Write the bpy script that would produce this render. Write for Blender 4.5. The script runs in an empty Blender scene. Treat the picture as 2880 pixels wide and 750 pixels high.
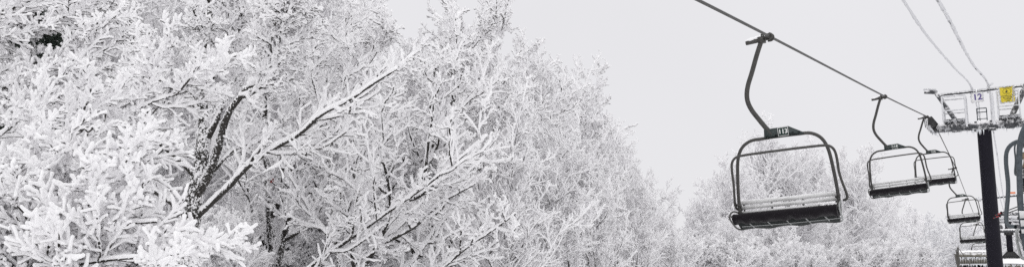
import bpy, math, random
import numpy as np
from math import radians, sin, cos, pi
from mathutils import Vector, Matrix

SC = bpy.context.scene
COL = SC.collection

# ------------------------------------------------------------------ camera
PITCH, ROLL, LENS = 7.0, -1.0, 31.25
cam_data = bpy.data.cameras.new('camera')
cam_data.lens = LENS
cam_data.sensor_width = 36.0
cam_data.clip_start = 0.1
cam_data.clip_end = 3000.0
cam = bpy.data.objects.new('camera', cam_data)
cam.matrix_world = Matrix.Rotation(radians(90 + PITCH), 4, 'X') @ Matrix.Rotation(radians(ROLL), 4, 'Z')
COL.objects.link(cam)
SC.camera = cam
CAM_R = np.array(cam.matrix_world.to_3x3())


def at(px, py, d):
    """survey helper: the place at distance d along the sight line through a point of the 2880 x 750 photograph"""
    return CAM_R @ np.array([(px - 1440.0) / 2500.0, -(py - 375.0) / 2500.0, -1.0]) * d


# ------------------------------------------------------------------ render settings
SC.view_settings.view_transform = 'Standard'
SC.view_settings.look = 'None'
SC.view_settings.exposure = 0.0
SC.view_settings.gamma = 1.0
SC.render.engine = 'CYCLES'
SC.cycles.max_bounces = 12
SC.cycles.transmission_bounces = 10
SC.cycles.diffuse_bounces = 10
SC.cycles.use_denoising = False


# ------------------------------------------------------------------ materials
def new_mat(name):
    m = bpy.data.materials.new(name)
    m.use_nodes = True
    nt = m.node_tree
    nt.nodes.clear()
    out = nt.nodes.new('ShaderNodeOutputMaterial')
    b = nt.nodes.new('ShaderNodeBsdfPrincipled')
    nt.links.new(b.outputs[0], out.inputs[0])
    return m, nt, b


def node(nt, t, **kw):
    n = nt.nodes.new(t)
    for k, v in kw.items():
        if k in n.inputs.keys():
            n.inputs[k].default_value = v
        else:
            setattr(n, k, v)
    return n


def mth(nt, op, a, b=None, clamp=False):
    n = nt.nodes.new('ShaderNodeMath')
    n.operation = op
    n.use_clamp = clamp
    for i, v in enumerate((a, b)):
        if v is None:
            continue
        if isinstance(v, (int, float)):
            n.inputs[i].default_value = v
        else:
            nt.links.new(v, n.inputs[i])
    return n.outputs[0]


def smooth(nt, v, lo, hi):
    n = nt.nodes.new('ShaderNodeMapRange')
    n.interpolation_type = 'SMOOTHSTEP'
    nt.links.new(v, n.inputs['Value'])
    n.inputs['From Min'].default_value = lo
    n.inputs['From Max'].default_value = hi
    return n.outputs[0]


def mixc(nt, f, a, b):
    n = nt.nodes.new('ShaderNodeMix')
    n.data_type = 'RGBA'
    nt.links.new(f, n.inputs['Factor'])
    for s, v in (('A', a), ('B', b)):
        sock = [i for i in n.inputs if i.name == s and i.type == 'RGBA'][0]
        if isinstance(v, tuple):
            sock.default_value = (*v, 1.0)
        else:
            nt.links.new(v, sock)
    return [o for o in n.outputs if o.type == 'RGBA'][0]


def noise(nt, scale, detail=2.0, rough=0.5):
    tc = nt.nodes.new('ShaderNodeTexCoord')
    n = nt.nodes.new('ShaderNodeTexNoise')
    n.inputs['Scale'].default_value = scale
    n.inputs['Detail'].default_value = detail
    n.inputs['Roughness'].default_value = rough
    nt.links.new(tc.outputs['Object'], n.inputs['Vector'])
    return n.outputs['Fac']


def normal_z(nt):
    g = nt.nodes.new('ShaderNodeNewGeometry')
    s = nt.nodes.new('ShaderNodeSeparateXYZ')
    nt.links.new(g.outputs['Normal'], s.inputs[0])
    return s.outputs['Z'], s.outputs['X']


def bump(nt, b, h, strength, dist):
    n = nt.nodes.new('ShaderNodeBump')
    n.inputs['Strength'].default_value = strength
    n.inputs['Distance'].default_value = dist
    nt.links.new(h, n.inputs['Height'])
    nt.links.new(n.outputs[0], b.inputs['Normal'])


SNOW = (0.968, 0.963, 0.972)


def frosted(name, under, lo, hi, nscale=22.0, namp=0.9, snow=SNOW, rough=0.75, xbias=0.0, spec=0.15, bstr=0.0, metal=0.0, wide=0.0, glow=0.0):
    """a dark base that carries snow and rime wherever it faces up, broken up by noise"""
    m, nt, b = new_mat(name)
    nz, nx = normal_z(nt)
    n1 = noise(nt, nscale, 3.0, 0.6)
    v = mth(nt, 'ADD', nz, mth(nt, 'MULTIPLY', mth(nt, 'SUBTRACT', n1, 0.5), namp * 2))
    if wide:
        n3 = noise(nt, nscale * 0.12, 2.0, 0.5)
        v = mth(nt, 'ADD', v, mth(nt, 'MULTIPLY', mth(nt, 'SUBTRACT', n3, 0.5), wide * 2))
    if xbias:
        v = mth(nt, 'ADD', v, mth(nt, 'MULTIPLY', nx, xbias))
    f = smooth(nt, v, lo, hi)
    n2 = noise(nt, nscale * 0.5, 2.0)
    dark = mixc(nt, n2, tuple(c * 0.55 for c in under), tuple(min(1, c * 1.5) for c in under))
    snowc = mixc(nt, n2, tuple(c * 0.95 for c in snow), snow)
    c = mixc(nt, f, dark, snowc)
    nt.links.new(c, b.inputs['Base Color'])
    b.inputs['Roughness'].default_value = rough
    b.inputs['Specular IOR Level'].default_value = spec
    if metal:
        nt.links.new(mth(nt, 'MULTIPLY', mth(nt, 'SUBTRACT', 1.0, f), metal), b.inputs['Metallic'])
    if bstr:
        bump(nt, b, n1, bstr, 0.02)
    if glow:
        let_light_through(nt, b, mth(nt, 'MULTIPLY', f, glow), snowc)
    return m


def let_light_through(nt, b, f, c):
    """rime is a loose crust of ice: part of the light passes through it"""
    tr = nt.nodes.new('ShaderNodeBsdfTranslucent')
    nt.links.new(c, tr.inputs['Color'])
    mx = nt.nodes.new('ShaderNodeMixShader')
    if isinstance(f, float):
        mx.inputs[0].default_value = f
    else:
        nt.links.new(f, mx.inputs[0])
    out = [n for n in nt.nodes if n.type == 'OUTPUT_MATERIAL'][0]
    nt.links.new(b.outputs[0], mx.inputs[1])
    nt.links.new(tr.outputs[0], mx.inputs[2])
    nt.links.new(mx.outputs[0], out.inputs[0])


def plain(name, col, rough=0.5, var=0.15, nscale=8.0, metal=0.0, spec=0.5, bstr=0.0, glow=0.0):
    m, nt, b = new_mat(name)
    n = noise(nt, nscale, 3.0, 0.6)
    c = mixc(nt, n, tuple(v * (1 - var) for v in col), tuple(min(1, v * (1 + var)) for v in col))
    nt.links.new(c, b.inputs['Base Color'])
    b.inputs['Roughness'].default_value = rough
    b.inputs['Metallic'].default_value = metal
    b.inputs['Specular IOR Level'].default_value = spec
    if bstr:
        bump(nt, b, n, bstr, 0.02)
    if glow:
        let_light_through(nt, b, glow, c)
    return m


M = {}
M['snow'] = plain('fresh_snow', SNOW, 0.8, 0.03, 5.0, spec=0.1, bstr=0.3)
M['branch_snow'] = plain('snow_on_branches', SNOW, 0.8, 0.03, 9.0, spec=0.1, bstr=0.4)
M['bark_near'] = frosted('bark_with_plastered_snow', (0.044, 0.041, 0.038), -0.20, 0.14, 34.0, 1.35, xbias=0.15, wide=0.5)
M['bark_mid'] = frosted('bark_half_covered', (0.10, 0.095, 0.092), -0.6, -0.05, 24.0, 1.2, xbias=0.1, wide=0.4)  # base greyed one step, thin haze put into the colour
M['bark_far'] = frosted('rimed_bark_haze_tone', (0.58, 0.58, 0.59), -0.35, 0.25, 14.0, 1.0, wide=0.3)  # bark base paled to imitate distance haze, under real rime
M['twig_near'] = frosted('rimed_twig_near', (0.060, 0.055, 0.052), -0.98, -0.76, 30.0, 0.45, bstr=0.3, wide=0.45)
M['twig_mid'] = frosted('rimed_twig_mid', (0.16, 0.155, 0.152), -0.99, -0.76, 22.0, 0.45, wide=0.45)  # base lightened in colour for haze and shaded crown interiors
M['twig_far'] = frosted('rimed_twig_haze_far', (0.68, 0.68, 0.69), -0.95, -0.65, 12.0, 0.45, wide=0.4)  # pale underside paints distance haze into the twigs
M['twig_hazy'] = frosted('rimed_twig_haze_distant', (0.55, 0.55, 0.565), -0.85, -0.4, 5.0, 0.5, snow=(0.92, 0.92, 0.935), wide=0.3)  # haze painted in: pale base and slightly dulled snow
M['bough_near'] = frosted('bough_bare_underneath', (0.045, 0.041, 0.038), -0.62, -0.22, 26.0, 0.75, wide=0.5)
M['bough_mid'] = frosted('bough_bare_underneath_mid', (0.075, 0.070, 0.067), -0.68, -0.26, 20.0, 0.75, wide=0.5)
M['bough_far'] = frosted('bough_bare_underneath_haze_tone', (0.64, 0.64, 0.65), -0.72, -0.3, 14.0, 0.7, wide=0.4)  # bare underside lightened in colour to stand in for haze
M['needle'] = frosted('spruce_needles', (0.030, 0.040, 0.033), 0.45, 0.85, 9.0, 0.9)


# ------------------------------------------------------------------ mesh helpers
def mesh_quads(name, V, Q, mat, smooth_=True):
    me = bpy.data.meshes.new(name)
    V = np.ascontiguousarray(V, dtype=np.float32)
    Q = np.ascontiguousarray(Q, dtype=np.int32)
    me.vertices.add(len(V))
    me.vertices.foreach_set('co', V.ravel())
    me.loops.add(Q.size)
    me.loops.foreach_set('vertex_index', Q.ravel())
    me.polygons.add(len(Q))
    me.polygons.foreach_set('loop_start', np.arange(0, Q.size, Q.shape[1], dtype=np.int32))
    if smooth_:
        me.polygons.foreach_set('use_smooth', np.ones(len(Q), dtype=bool))
    me.update(calc_edges=True)
    me.materials.append(mat)
    return me


def nrm(a):
    return a / np.maximum(np.linalg.norm(a, axis=-1, keepdims=True), 1e-9)


def tangents(P):
    return nrm(np.gradient(P, axis=1))


def tubes(P, R, S, rng=None, lump=0.0, tip=True):
    """polylines P (N,K,3) with radii R (N,K) -> vertices and quads of N tubes with S sides and rounded ends"""
    P = np.asarray(P, float)
    R = np.asarray(R, float)
    N, K, _ = P.shape
    T = tangents(P)
    if rng is not None and lump:
        R = R * (1 + lump * rng.uniform(-1, 1, R.shape))
    if tip:
        e = P[:, -1] + T[:, -1] * R[:, -1:] * 0.6
        P = np.concatenate([P, e[:, None]], 1)
        R = np.concatenate([R, R[:, -1:] * 0.08], 1)
        T = np.concatenate([T, T[:, -1:]], 1)
        K += 1
    mean = np.abs(nrm(P[:, -1] - P[:, 0])[:, 2])
    ref = np.where(mean[:, None] > 0.85, np.array([[1.0, 0.13, 0]]), np.array([[0.03, 0.02, 1.0]]))[:, None, :]
    U = nrm(np.cross(T, np.broadcast_to(ref, T.shape)))
    W = np.cross(U, T)
    a = np.arange(S) * 2 * pi / S + pi / 2
    ring = U[:, :, None, :] * np.cos(a)[None, None, :, None] + W[:, :, None, :] * np.sin(a)[None, None, :, None]
    rr = R[:, :, None, None]
    if rng is not None and lump:
        rr = rr * (1 + 0.6 * lump * rng.uniform(-1, 1, (N, K, S, 1)))
    V = (P[:, :, None, :] + ring * rr).reshape(-1, 3)
    base = (np.arange(N) * K * S)[:, None, None] + (np.arange(K - 1) * S)[None, :, None]
    j = np.arange(S)[None, None, :]
    j2 = (j + 1) % S
    Q = np.stack([base + j, base + j2, base + S + j2, base + S + j], -1).reshape(-1, 4)
    return V, Q


def join(parts):
    Vs, Qs, o = [], [], 0
    for V, Q in parts:
        Vs.append(V)
        Qs.append(Q + o)
        o += len(V)
    return np.concatenate(Vs), np.concatenate(Qs)


def link(name, me, parent=None):
    o = bpy.data.objects.new(name, me)
    COL.objects.link(o)
    if parent is not None:
        o.parent = parent
    return o


def empty(name, loc=(0, 0, 0), label=None, cat=None, group=None, rot=None):
    o = bpy.data.objects.new(name, None)
    COL.objects.link(o)
    o.empty_display_size = 0.2
    o.location = loc
    if rot is not None:
        o.rotation_euler = rot
    tag(o, label, cat, group)
    return o


def tag(o, label=None, cat=None, group=None, kind=None):
    for k, v in (('label', label), ('category', cat), ('group', group), ('kind', kind)):
        if v:
            o[k] = v
    return o


# ------------------------------------------------------------------ trees
def resample(poly, K):
    poly = np.asarray(poly, float)
    # Catmull-Rom through the points, evenly spaced
    pts = np.vstack([2 * poly[0] - poly[1], poly, 2 * poly[-1] - poly[-2]])
    out = []
    for i in range(1, len(pts) - 2):
        for t in np.linspace(0, 1, 12, endpoint=False):
            p0, p1, p2, p3 = pts[i - 1:i + 3]
            out.append(0.5 * ((2 * p1) + (-p0 + p2) * t + (2 * p0 - 5 * p1 + 4 * p2 - p3) * t * t + (-p0 + 3 * p1 - 3 * p2 + p3) * t ** 3))
    out.append(poly[-1])
    out = np.array(out)
    d = np.concatenate([[0], np.cumsum(np.linalg.norm(np.diff(out, axis=0), axis=1))])
    s = np.linspace(0, d[-1], K)
    return np.stack([np.interp(s, d, out[:, k]) for k in range(out.shape[1])], 1)


def grow(rng, P, R, n, t0, t1, ratio, taper, ang, up, wob, K, r0, r1, lmin=0.0, lmax=9.0, flat=0.0):
    """n side shoots on every parent polyline"""
    N, KP, _ = P.shape
    t = (np.arange(n)[None, :] + rng.uniform(0, 1, (N, n))) / n
    t = t0 + (t1 - t0) * t
    f = t * (KP - 1)
    i = np.minimum(f.astype(int), KP - 2)
    w = (f - i)[..., None]
    idx = np.arange(N)[:, None]
    p = P[idx, i] * (1 - w) + P[idx, i + 1] * w
    tg = nrm(P[idx, i + 1] - P[idx, i])
    pr = R[idx, i] * (1 - w[..., 0]) + R[idx, i + 1] * w[..., 0]
    plen = np.linalg.norm(np.diff(P, axis=1), axis=2).sum(1)[:, None]
    L = np.clip(plen * ratio * (1 - taper * t) * rng.uniform(0.65, 1.25, (N, n)), lmin, lmax).reshape(-1)
    p, tg, pr = p.reshape(-1, 3), tg.reshape(-1, 3), pr.reshape(-1)
    m = len(p)
    az = rng.uniform(0, 2 * pi, m)
    ref = np.where(np.abs(tg[:, 2:3]) > 0.9, np.array([[1.0, 0, 0]]), np.array([[0, 0, 1.0]]))
    U = nrm(np.cross(tg, ref))
    W = np.cross(U, tg)
    a = np.radians(rng.uniform(ang[0], ang[1], m))[:, None]
    side = U * np.cos(az)[:, None] + W * (np.sin(az) * (1 - flat))[:, None]
    d = nrm(tg * np.cos(a) + nrm(side) * np.sin(a))
    out = np.empty((m, K, 3))
    out[:, 0] = p
    step = (L / (K - 1))[:, None]
    for k in range(1, K):
        d = nrm(d + rng.normal(0, wob, (m, 3)) + np.array([0, 0, up]))
        out[:, k] = out[:, k - 1] + d * step
    rs = np.minimum(pr * 0.8, r0 * rng.uniform(0.8, 1.2, m))
    rs = np.maximum(rs, r1)
    s = np.linspace(0, 1, K)[None, :]
    return out, rs[:, None] * (1 - s) + r1 * s


def snow_caps(rng, P, R, add=0.012, S=6, lump=0.3):
    """a ridge of snow lying along the top of every branch, thinner where it stands upright"""
    T = tangents(P)
    h = np.sqrt(np.clip(1 - T[..., 2] ** 2, 0, 1))
    upv = np.array([0, 0, 1.0]) - T * T[..., 2:3]
    R2 = (R * 0.80 + add) * (0.50 + 0.5 * h)
    C = P + upv * (R * 0.62 + add * 0.6)[..., None]
    return tubes(C, R2, S, rng, lump)


def build_tree(name, label, base, stems, rng, mats, group=None, dens=1.0, rime=1.0, limbs=None, nl=18, ratio=0.42, l1up=0.10, droop=0.0,
               ang1=(35, 60), t0=0.18, hero_limbs=None, lv=(9, 8, 5), sides=(7, 5, 4), ls=1.0, hero_t0=0.22):
    """stems: list of (polyline (k,3) relative to base, r_base, r_tip)"""
    root = empty(name, base, label, 'tree', group)
    P0 = np.stack([resample(s[0], 16) for s in stems])
    R0 = np.stack([np.linspace(s[1], s[2], 16) for s in stems])
    parts_bark = [tubes(P0, R0, 10, rng, 0.08)]
    caps = []
    P1, R1 = grow(rng, P0, R0, nl, t0, 0.98, ratio, 0.55, ang1, l1up, 0.10, 10, 0.05 * rime ** 0.5, 0.012)
    if hero_limbs:
        HP = np.stack([resample(h[0], 44) for h in hero_limbs])
        HR = np.stack([np.linspace(h[1], h[2], 44) for h in hero_limbs])
        parts_bark.append(tubes(HP, HR, 9, rng, 0.10))
        caps.append(snow_caps(rng, HP, HR, 0.008 * rime, 8, 0.26))
        P2h, R2h = grow(rng, HP, HR, int(lv[0] * 1.6 * dens), hero_t0, 0.99, 0.30, 0.4, (30, 65), 0.08 - droop, 0.14, 10, 0.026, 0.010, 0.25 * ls, 1.5 * ls)
    parts_bark.append(tubes(P1, R1, sides[0], rng, 0.12))
    caps.append(snow_caps(rng, P1, R1, 0.012 * rime, 6, 0.28))
    P2, R2 = grow(rng, P1, R1, int(lv[0] * dens), 0.12, 0.99, 0.46, 0.4, (30, 60), 0.06 - droop, 0.13, 10, 0.024, 0.010, 0.3 * ls, 1.6 * ls)
    if hero_limbs:
        P2 = np.concatenate([P2, P2h])
        R2 = np.concatenate([R2, R2h])
    caps.append(snow_caps(rng, P2, R2 + 0.002 * rime, 0.008 * rime, sides[1] + 1, 0.32))
    P3, R3 = grow(rng, P2, R2, int(lv[1] * dens), 0.08, 0.99, 0.52, 0.45, (28, 60), 0.05 - droop, 0.13, 8, 0.012, 0.008, 0.16 * ls, 0.8 * ls)
    R3 = R3 + 0.0055 * rime
    P4, R4 = grow(rng, P3, R3, lv[2], 0.15, 1.0, 0.42, 0.3, (28, 62), 0.05 - droop, 0.14, 4, 0.009, 0.008, 0.05, 0.26 * ls)
    R4 = R4 + 0.005 * rime
    boughs = tubes(P2, R2 + 0.002 * rime, sides[1] + 2, rng, 0.18)
    V, Q = join([boughs, tubes(P3, R3, sides[1], rng, 0.24), tubes(P4, R4, sides[2], rng, 0.28)])
    link('trunk', mesh_quads('trunk', *join(parts_bark), mats[0]), root)
    cme = mesh_quads('crown', V, Q, mats[1])
    cme.materials.append(mats[2])
    mi = np.zeros(len(Q), dtype=np.int32)
    mi[:len(boughs[1])] = 1
    cme.polygons.foreach_set('material_index', mi)
    link('crown', cme, root)
    link('snow_cover', mesh_quads('snow_cover', *join(caps), M['branch_snow']), root)
    return root


def copy_tree(src, loc, rz, sc, label, name=None):
    r = src.copy()
    COL.objects.link(r)
    r.location = loc
    r.rotation_euler = (0, 0, rz)
    r.scale = (sc, sc, sc)
    r['label'] = label
    for ch in list(src.children):
        c = ch.copy()
        COL.objects.link(c)
        c.parent = r
    return r


def ground_z(x, y):
    d = y - 45.0
    return -1.75 - np.where(d > 0, 9.0 * (1 - np.exp(-np.maximum(d, 0) / 45.0)), 0.0) + 0.15 * np.sin(x * 0.21) * np.cos(y * 0.17)


def stems_for(rng, H, n=2, r=0.10, lean=0.12):
    out = []
    for i in range(n):
        a = rng.uniform(0, 2 * pi)
        l = rng.uniform(0.3, 1.0) * lean * H
        h = H * rng.uniform(0.82, 1.0)
        k = np.array([[0.06 * cos(a), 0.06 * sin(a), -0.3], [l * .25 * cos(a), l * .25 * sin(a), h * .3],
                      [l * .6 * cos(a) + rng.normal(0, .08), l * .6 * sin(a) + rng.normal(0, .08), h * .62], [l * cos(a), l * sin(a), h]])
        out.append((k, r * rng.uniform(0.75, 1.0), 0.014))
    return out



# ------------------------------------------------------------------ sky, sun, ground
SUN_EL, SUN_ROT = 48.0, 205.0
world = bpy.data.worlds.new('World')
SC.world = world
world.use_nodes = True
nt = world.node_tree
nt.nodes.clear()
wout = nt.nodes.new('ShaderNodeOutputWorld')
sky = nt.nodes.new('ShaderNodeTexSky')
sky.sky_type = 'NISHITA'
sky.sun_disc = False
sky.sun_elevation = radians(SUN_EL)
sky.sun_rotation = radians(SUN_ROT)
bg_sky = nt.nodes.new('ShaderNodeBackground')
bg_sky.inputs['Strength'].default_value = 0.05
nt.links.new(sky.outputs[0], bg_sky.inputs['Color'])
# the cloud layer: an even grey white that brightens towards the zenith
tc = nt.nodes.new('ShaderNodeTexCoord')
sep = nt.nodes.new('ShaderNodeSeparateXYZ')
nt.links.new(tc.outputs['Generated'], sep.inputs[0])
ramp = nt.nodes.new('ShaderNodeValToRGB')
ramp.color_ramp.elements[0].position = 0.26
ramp.color_ramp.elements[0].color = (0.845, 0.838, 0.862, 1)
ramp.color_ramp.elements[1].position = 0.95
ramp.color_ramp.elements[1].color = (1.0, 1.0, 1.0, 1)
nt.links.new(sep.outputs['Z'], ramp.inputs[0])
cn = nt.nodes.new('ShaderNodeTexNoise')
cn.inputs['Scale'].default_value = 2.2
cn.inputs['Detail'].default_value = 3.0
nt.links.new(tc.outputs['Generated'], cn.inputs['Vector'])
mr = nt.nodes.new('ShaderNodeMapRange')
mr.inputs['From Min'].default_value = 0.3
mr.inputs['From Max'].default_value = 0.7
mr.inputs['To Min'].default_value = 0.975
mr.inputs['To Max'].default_value = 1.015
nt.links.new(cn.outputs['Fac'], mr.inputs['Value'])
zs = nt.nodes.new('ShaderNodeMapRange')
zs.inputs['From Min'].default_value = 0.28
zs.inputs['From Max'].default_value = 1.0
zs.inputs['To Min'].default_value = 1.0
zs.inputs['To Max'].default_value = 1.36
nt.links.new(sep.outputs['Z'], zs.inputs['Value'])
bg_cloud = nt.nodes.new('ShaderNodeBackground')
nt.links.new(ramp.outputs[0], bg_cloud.inputs['Color'])
nt.links.new(mth(nt, 'MULTIPLY', mr.outputs[0], zs.outputs[0]), bg_cloud.inputs['Strength'])
mixs = nt.nodes.new('ShaderNodeMixShader')
mixs.inputs[0].default_value = 0.95
nt.links.new(bg_sky.outputs[0], mixs.inputs[1])
nt.links.new(bg_cloud.outputs[0], mixs.inputs[2])
nt.links.new(mixs.outputs[0], wout.inputs['Surface'])

sun_data = bpy.data.lights.new('sun', 'SUN')
sun_data.energy = 0.18
sun_data.angle = radians(25)
sun_data.color = (1.0, 0.98, 0.95)
sun = bpy.data.objects.new('sun', sun_data)
az = radians(SUN_ROT)
sdir = Vector((sin(az) * cos(radians(SUN_EL)), cos(az) * cos(radians(SUN_EL)), sin(radians(SUN_EL))))
sun.rotation_euler = sdir.to_track_quat('Z', 'Y').to_euler()
COL.objects.link(sun)

gx = np.concatenate([np.linspace(-900, -130, 8), np.linspace(-110, 160, 55), np.linspace(190, 900, 8)])
gy = np.concatenate([np.linspace(-300, -20, 6), np.linspace(-10, 180, 48), np.linspace(210, 1500, 12)])
GX, GY = np.meshgrid(gx, gy)
GZ = ground_z(GX, GY)
nx_, ny_ = len(gx), len(gy)
I = np.arange(nx_ * ny_).reshape(ny_, nx_)
gq = np.stack([I[:-1, :-1], I[:-1, 1:], I[1:, 1:], I[1:, :-1]], -1).reshape(-1, 4)
ground = link('snow_ground', mesh_quads('snow_ground', np.stack([GX, GY, GZ], -1).reshape(-1, 3), gq, M['snow']))
tag(ground, kind='structure')

# ------------------------------------------------------------------ the trees of the photograph
def place(px, d):
    p = at(px, 660, d)
    return np.array([p[0], p[1], float(ground_z(p[0], p[1]))])


def height_to(px, top, d):
    return float(at(px, top, d)[2] - place(px, d)[2])


def rel(base, pts):
    """survey points (px, py, d) -> polyline relative to a tree's base"""
    return np.array([at(*p) for p in pts]) - base


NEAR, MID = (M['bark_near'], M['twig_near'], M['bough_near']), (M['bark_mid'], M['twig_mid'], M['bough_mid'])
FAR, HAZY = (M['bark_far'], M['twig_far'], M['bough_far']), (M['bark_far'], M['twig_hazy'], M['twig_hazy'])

# the big dark-trunked tree on the left
rng = np.random.default_rng(11)
b = place(500, 14.0)
stem = [rel(b, [(505, 985, 14), (520, 750, 14), (533, 640, 14), (548, 540, 14), (568, 440, 14), (578, 330, 14.1), (585, 200, 14.2), (592, 60, 14.3), (600, -120, 14.4)]),
        rel(b, [(540, 570, 14), (590, 480, 13.9), (618, 400, 13.8), (640, 320, 13.7), (690, 255, 13.6), (770, 150, 13.5), (830, 20, 13.4)])]
hero = [
    (rel(b, [(552, 610, 14), (640, 528, 13.7), (700, 465, 13.5), (765, 420, 13.3), (840, 378, 13.1), (905, 322, 12.9), (985, 280, 12.7), (1045, 238, 12.5), (1115, 195, 12.3)]), 0.050, 0.014),
    (rel(b, [(556, 500, 14), (500, 445, 13.7), (440, 395, 13.4), (375, 335, 13.2), (335, 255, 13.1)]), 0.050, 0.014),
    (rel(b, [(580, 330, 14.1), (520, 270, 14.3), (440, 215, 14.4), (380, 140, 14.6), (350, 60, 14.8)]), 0.045, 0.014),
    (rel(b, [(560, 470, 14), (600, 400, 14.4), (620, 300, 14.8), (660, 180, 15.0), (690, 60, 15.2)]), 0.040, 0.014),
    (rel(b, [(600, 480, 13.9), (660, 420, 13.9), (740, 395, 14.0), (830, 395, 14.1)]), 0.030, 0.012),
    (rel(b, [(535, 620, 14), (470, 560, 13.6), (400, 520, 13.2), (310, 470, 12.9), (270, 440, 12.8)]), 0.045, 0.014),
]
build_tree('deciduous_tree', 'tallest tree on the left with thick dark mottled trunk and long slanting limb', b,
           [(stem[0], 0.20, 0.035), (stem[1], 0.085, 0.014)], rng, NEAR, 'rime-covered trees on the left', 1.0, 2.0, nl=15, ratio=0.26, hero_limbs=hero, t0=0.52, lv=(7, 7, 4), ls=1.2)

# limbs reaching in from a tree that stands just outside on the left
rng = np.random.default_rng(5)
b = place(-420, 8.5)
hero = [
    (rel(b, [(-400, 620, 8.5), (-200, 480, 8.4), (0, 425, 8.3), (100, 396, 8.3), (215, 366, 8.4), (330, 332, 8.5), (430, 285, 8.7), (530, 255, 9.0)]), 0.036, 0.012),
    (rel(b, [(-410, 500, 8.5), (-180, 330, 8.8), (0, 248, 9.0), (140, 200, 9.2), (250, 165, 9.3), (350, 100, 9.5)]), 0.034, 0.014),
    (rel(b, [(-410, 300, 8.5), (-150, 120, 9.0), (20, 60, 9.4), (180, 55, 9.8), (300, 40, 10.2)]), 0.030, 0.014),
    (rel(b, [(-400, 800, 8.5), (-180, 660, 7.8), (0, 600, 7.4), (150, 560, 7.2), (260, 530, 7.0), (320, 530, 6.9)]), 0.028, 0.012),
    (rel(b, [(-400, 900, 8.5), (-150, 760, 7.6), (60, 690, 7.0), (230, 650, 6.7), (350, 628, 6.5), (440, 622, 6.4)]), 0.024, 0.011),
    (rel(b, [(-400, 950, 8.5), (-150, 860, 7.4), (60, 780, 6.8), (260, 735, 6.4), (420, 720, 6.2)]), 0.026, 0.012),
]
stem = rel(b, [(-430, 1160, 8.5), (-415, 900, 8.5), (-405, 600, 8.5), (-400, 300, 8.5), (-380, -100, 8.6)])
build_tree('deciduous_tree', 'closest tree at the left edge with heavily loaded white sprays reaching into the corner', b,
           [(stem, 0.16, 0.04)], rng, NEAR, 'rime-covered trees on the left', 1.0, 0.95, nl=11, ratio=0.30, hero_limbs=hero, droop=0.02, t0=0.15, lv=(16, 13, 8), sides=(7, 6, 6), ls=0.5)

# a low snow-buried shrub in the lower left corner
rng = np.random.default_rng(21)
b = place(190, 7.2)
stem = [rel(b, [(190 + o, 1230, 7.2), (190 + o * 1.2, 1000, 7.2), (190 + o * 1.6, 850, 7.1), (190 + o * 2.0, tp, 7.0)]) for o, tp in ((-120, 600), (-60, 560), (0, 610), (70, 640), (90, 690), (110, 720))]
build_tree('snowy_shrub', 'low shrub in the lower left corner buried under thick lumps of snow', b,
           [(s, 0.04, 0.014) for s in stem], rng, NEAR, None, 1.0, 0.85, nl=14, ratio=0.42, droop=0.03, t0=0.25, lv=(9, 12, 8), sides=(7, 6, 5), ls=0.45)
bpy.context.scene.objects['snowy_shrub']['category'] = 'shrub'

# second and third trees, standing behind the first
rng = np.random.default_rng(31)
b = place(765, 18.0)
stem = [rel(b, [(770, 900, 18), (766, 750, 18), (760, 600, 18), (752, 480, 18), (745, 330, 18.1), (760, 150, 18.2), (770, -80, 18.3)]),
        rel(b, [(775, 780, 17.8), (815, 600, 17.6), (860, 520, 17.5), (940, 420, 17.4), (985, 340, 17.3), (1020, 260, 17.2), (1040, 160, 17.2)])]
hero = [
    (rel(b, [(830, 570, 17.6), (900, 470, 17.3), (960, 390, 17.1), (1050, 310, 17.0)]), 0.05, 0.014),
    (rel(b, [(752, 480, 18), (690, 400, 18.2), (610, 330, 18.4), (540, 290, 18.5)]), 0.04, 0.014),
]
build_tree('deciduous_tree', 'slender dark trunk behind the long slanting limb, its crown a haze of white twigs', b,
           [(stem[0], 0.11, 0.02), (stem[1], 0.075, 0.014)], rng, NEAR, 'rime-covered trees on the left', 1.0, 2.0, nl=15, ratio=0.44, hero_limbs=hero, t0=0.12, lv=(7, 7, 4), ls=1.2)

rng = np.random.default_rng(41)
b = place(1010, 15.5)
stem = [rel(b, [(1000, 960, 15.5), (1025, 750, 15.5), (1050, 690, 15.5), (1120, 590, 15.4), (1200, 480, 15.3), (1250, 330, 15.2), (1285, 260, 15.1), (1300, 200, 15.0)]),
        rel(b, [(1000, 960, 15.6), (960, 760, 15.8), (940, 600, 16), (930, 440, 16.1), (960, 260, 16.2), (990, 210, 16.3), (1020, 150, 16.4)])]
hero = [
    (rel(b, [(815, 1000, 15.5), (800, 900, 15.4), (820, 810, 15.3), (880, 745, 15.2), (1000, 660, 14.9), (1100, 590, 14.6), (1200, 520, 14.4), (1300, 440, 14.2), (1370, 380, 14.1)]), 0.042, 0.012),
    (rel(b, [(1060, 690, 15.5), (1160, 640, 15.2), (1240, 570, 15.0), (1330, 520, 14.8)]), 0.04, 0.014),
    (rel(b, [(1015, 930, 15.5), (1100, 870, 15.4), (1175, 815, 15.3), (1240, 760, 15.2), (1300, 705, 15.0), (1380, 650, 14.8), (1450, 600, 14.6)]), 0.034, 0.014),
]
build_tree('deciduous_tree', 'leaning tree with low dark limbs fanning right near the bottom edge, left of centre', b,
           [(stem[0], 0.08, 0.014), (stem[1], 0.07, 0.014)], rng, NEAR, 'rime-covered trees on the left', 1.0, 2.0, nl=15, ratio=0.44, hero_limbs=hero, t0=0.12, lv=(7, 7, 4), ls=1.2)

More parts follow.
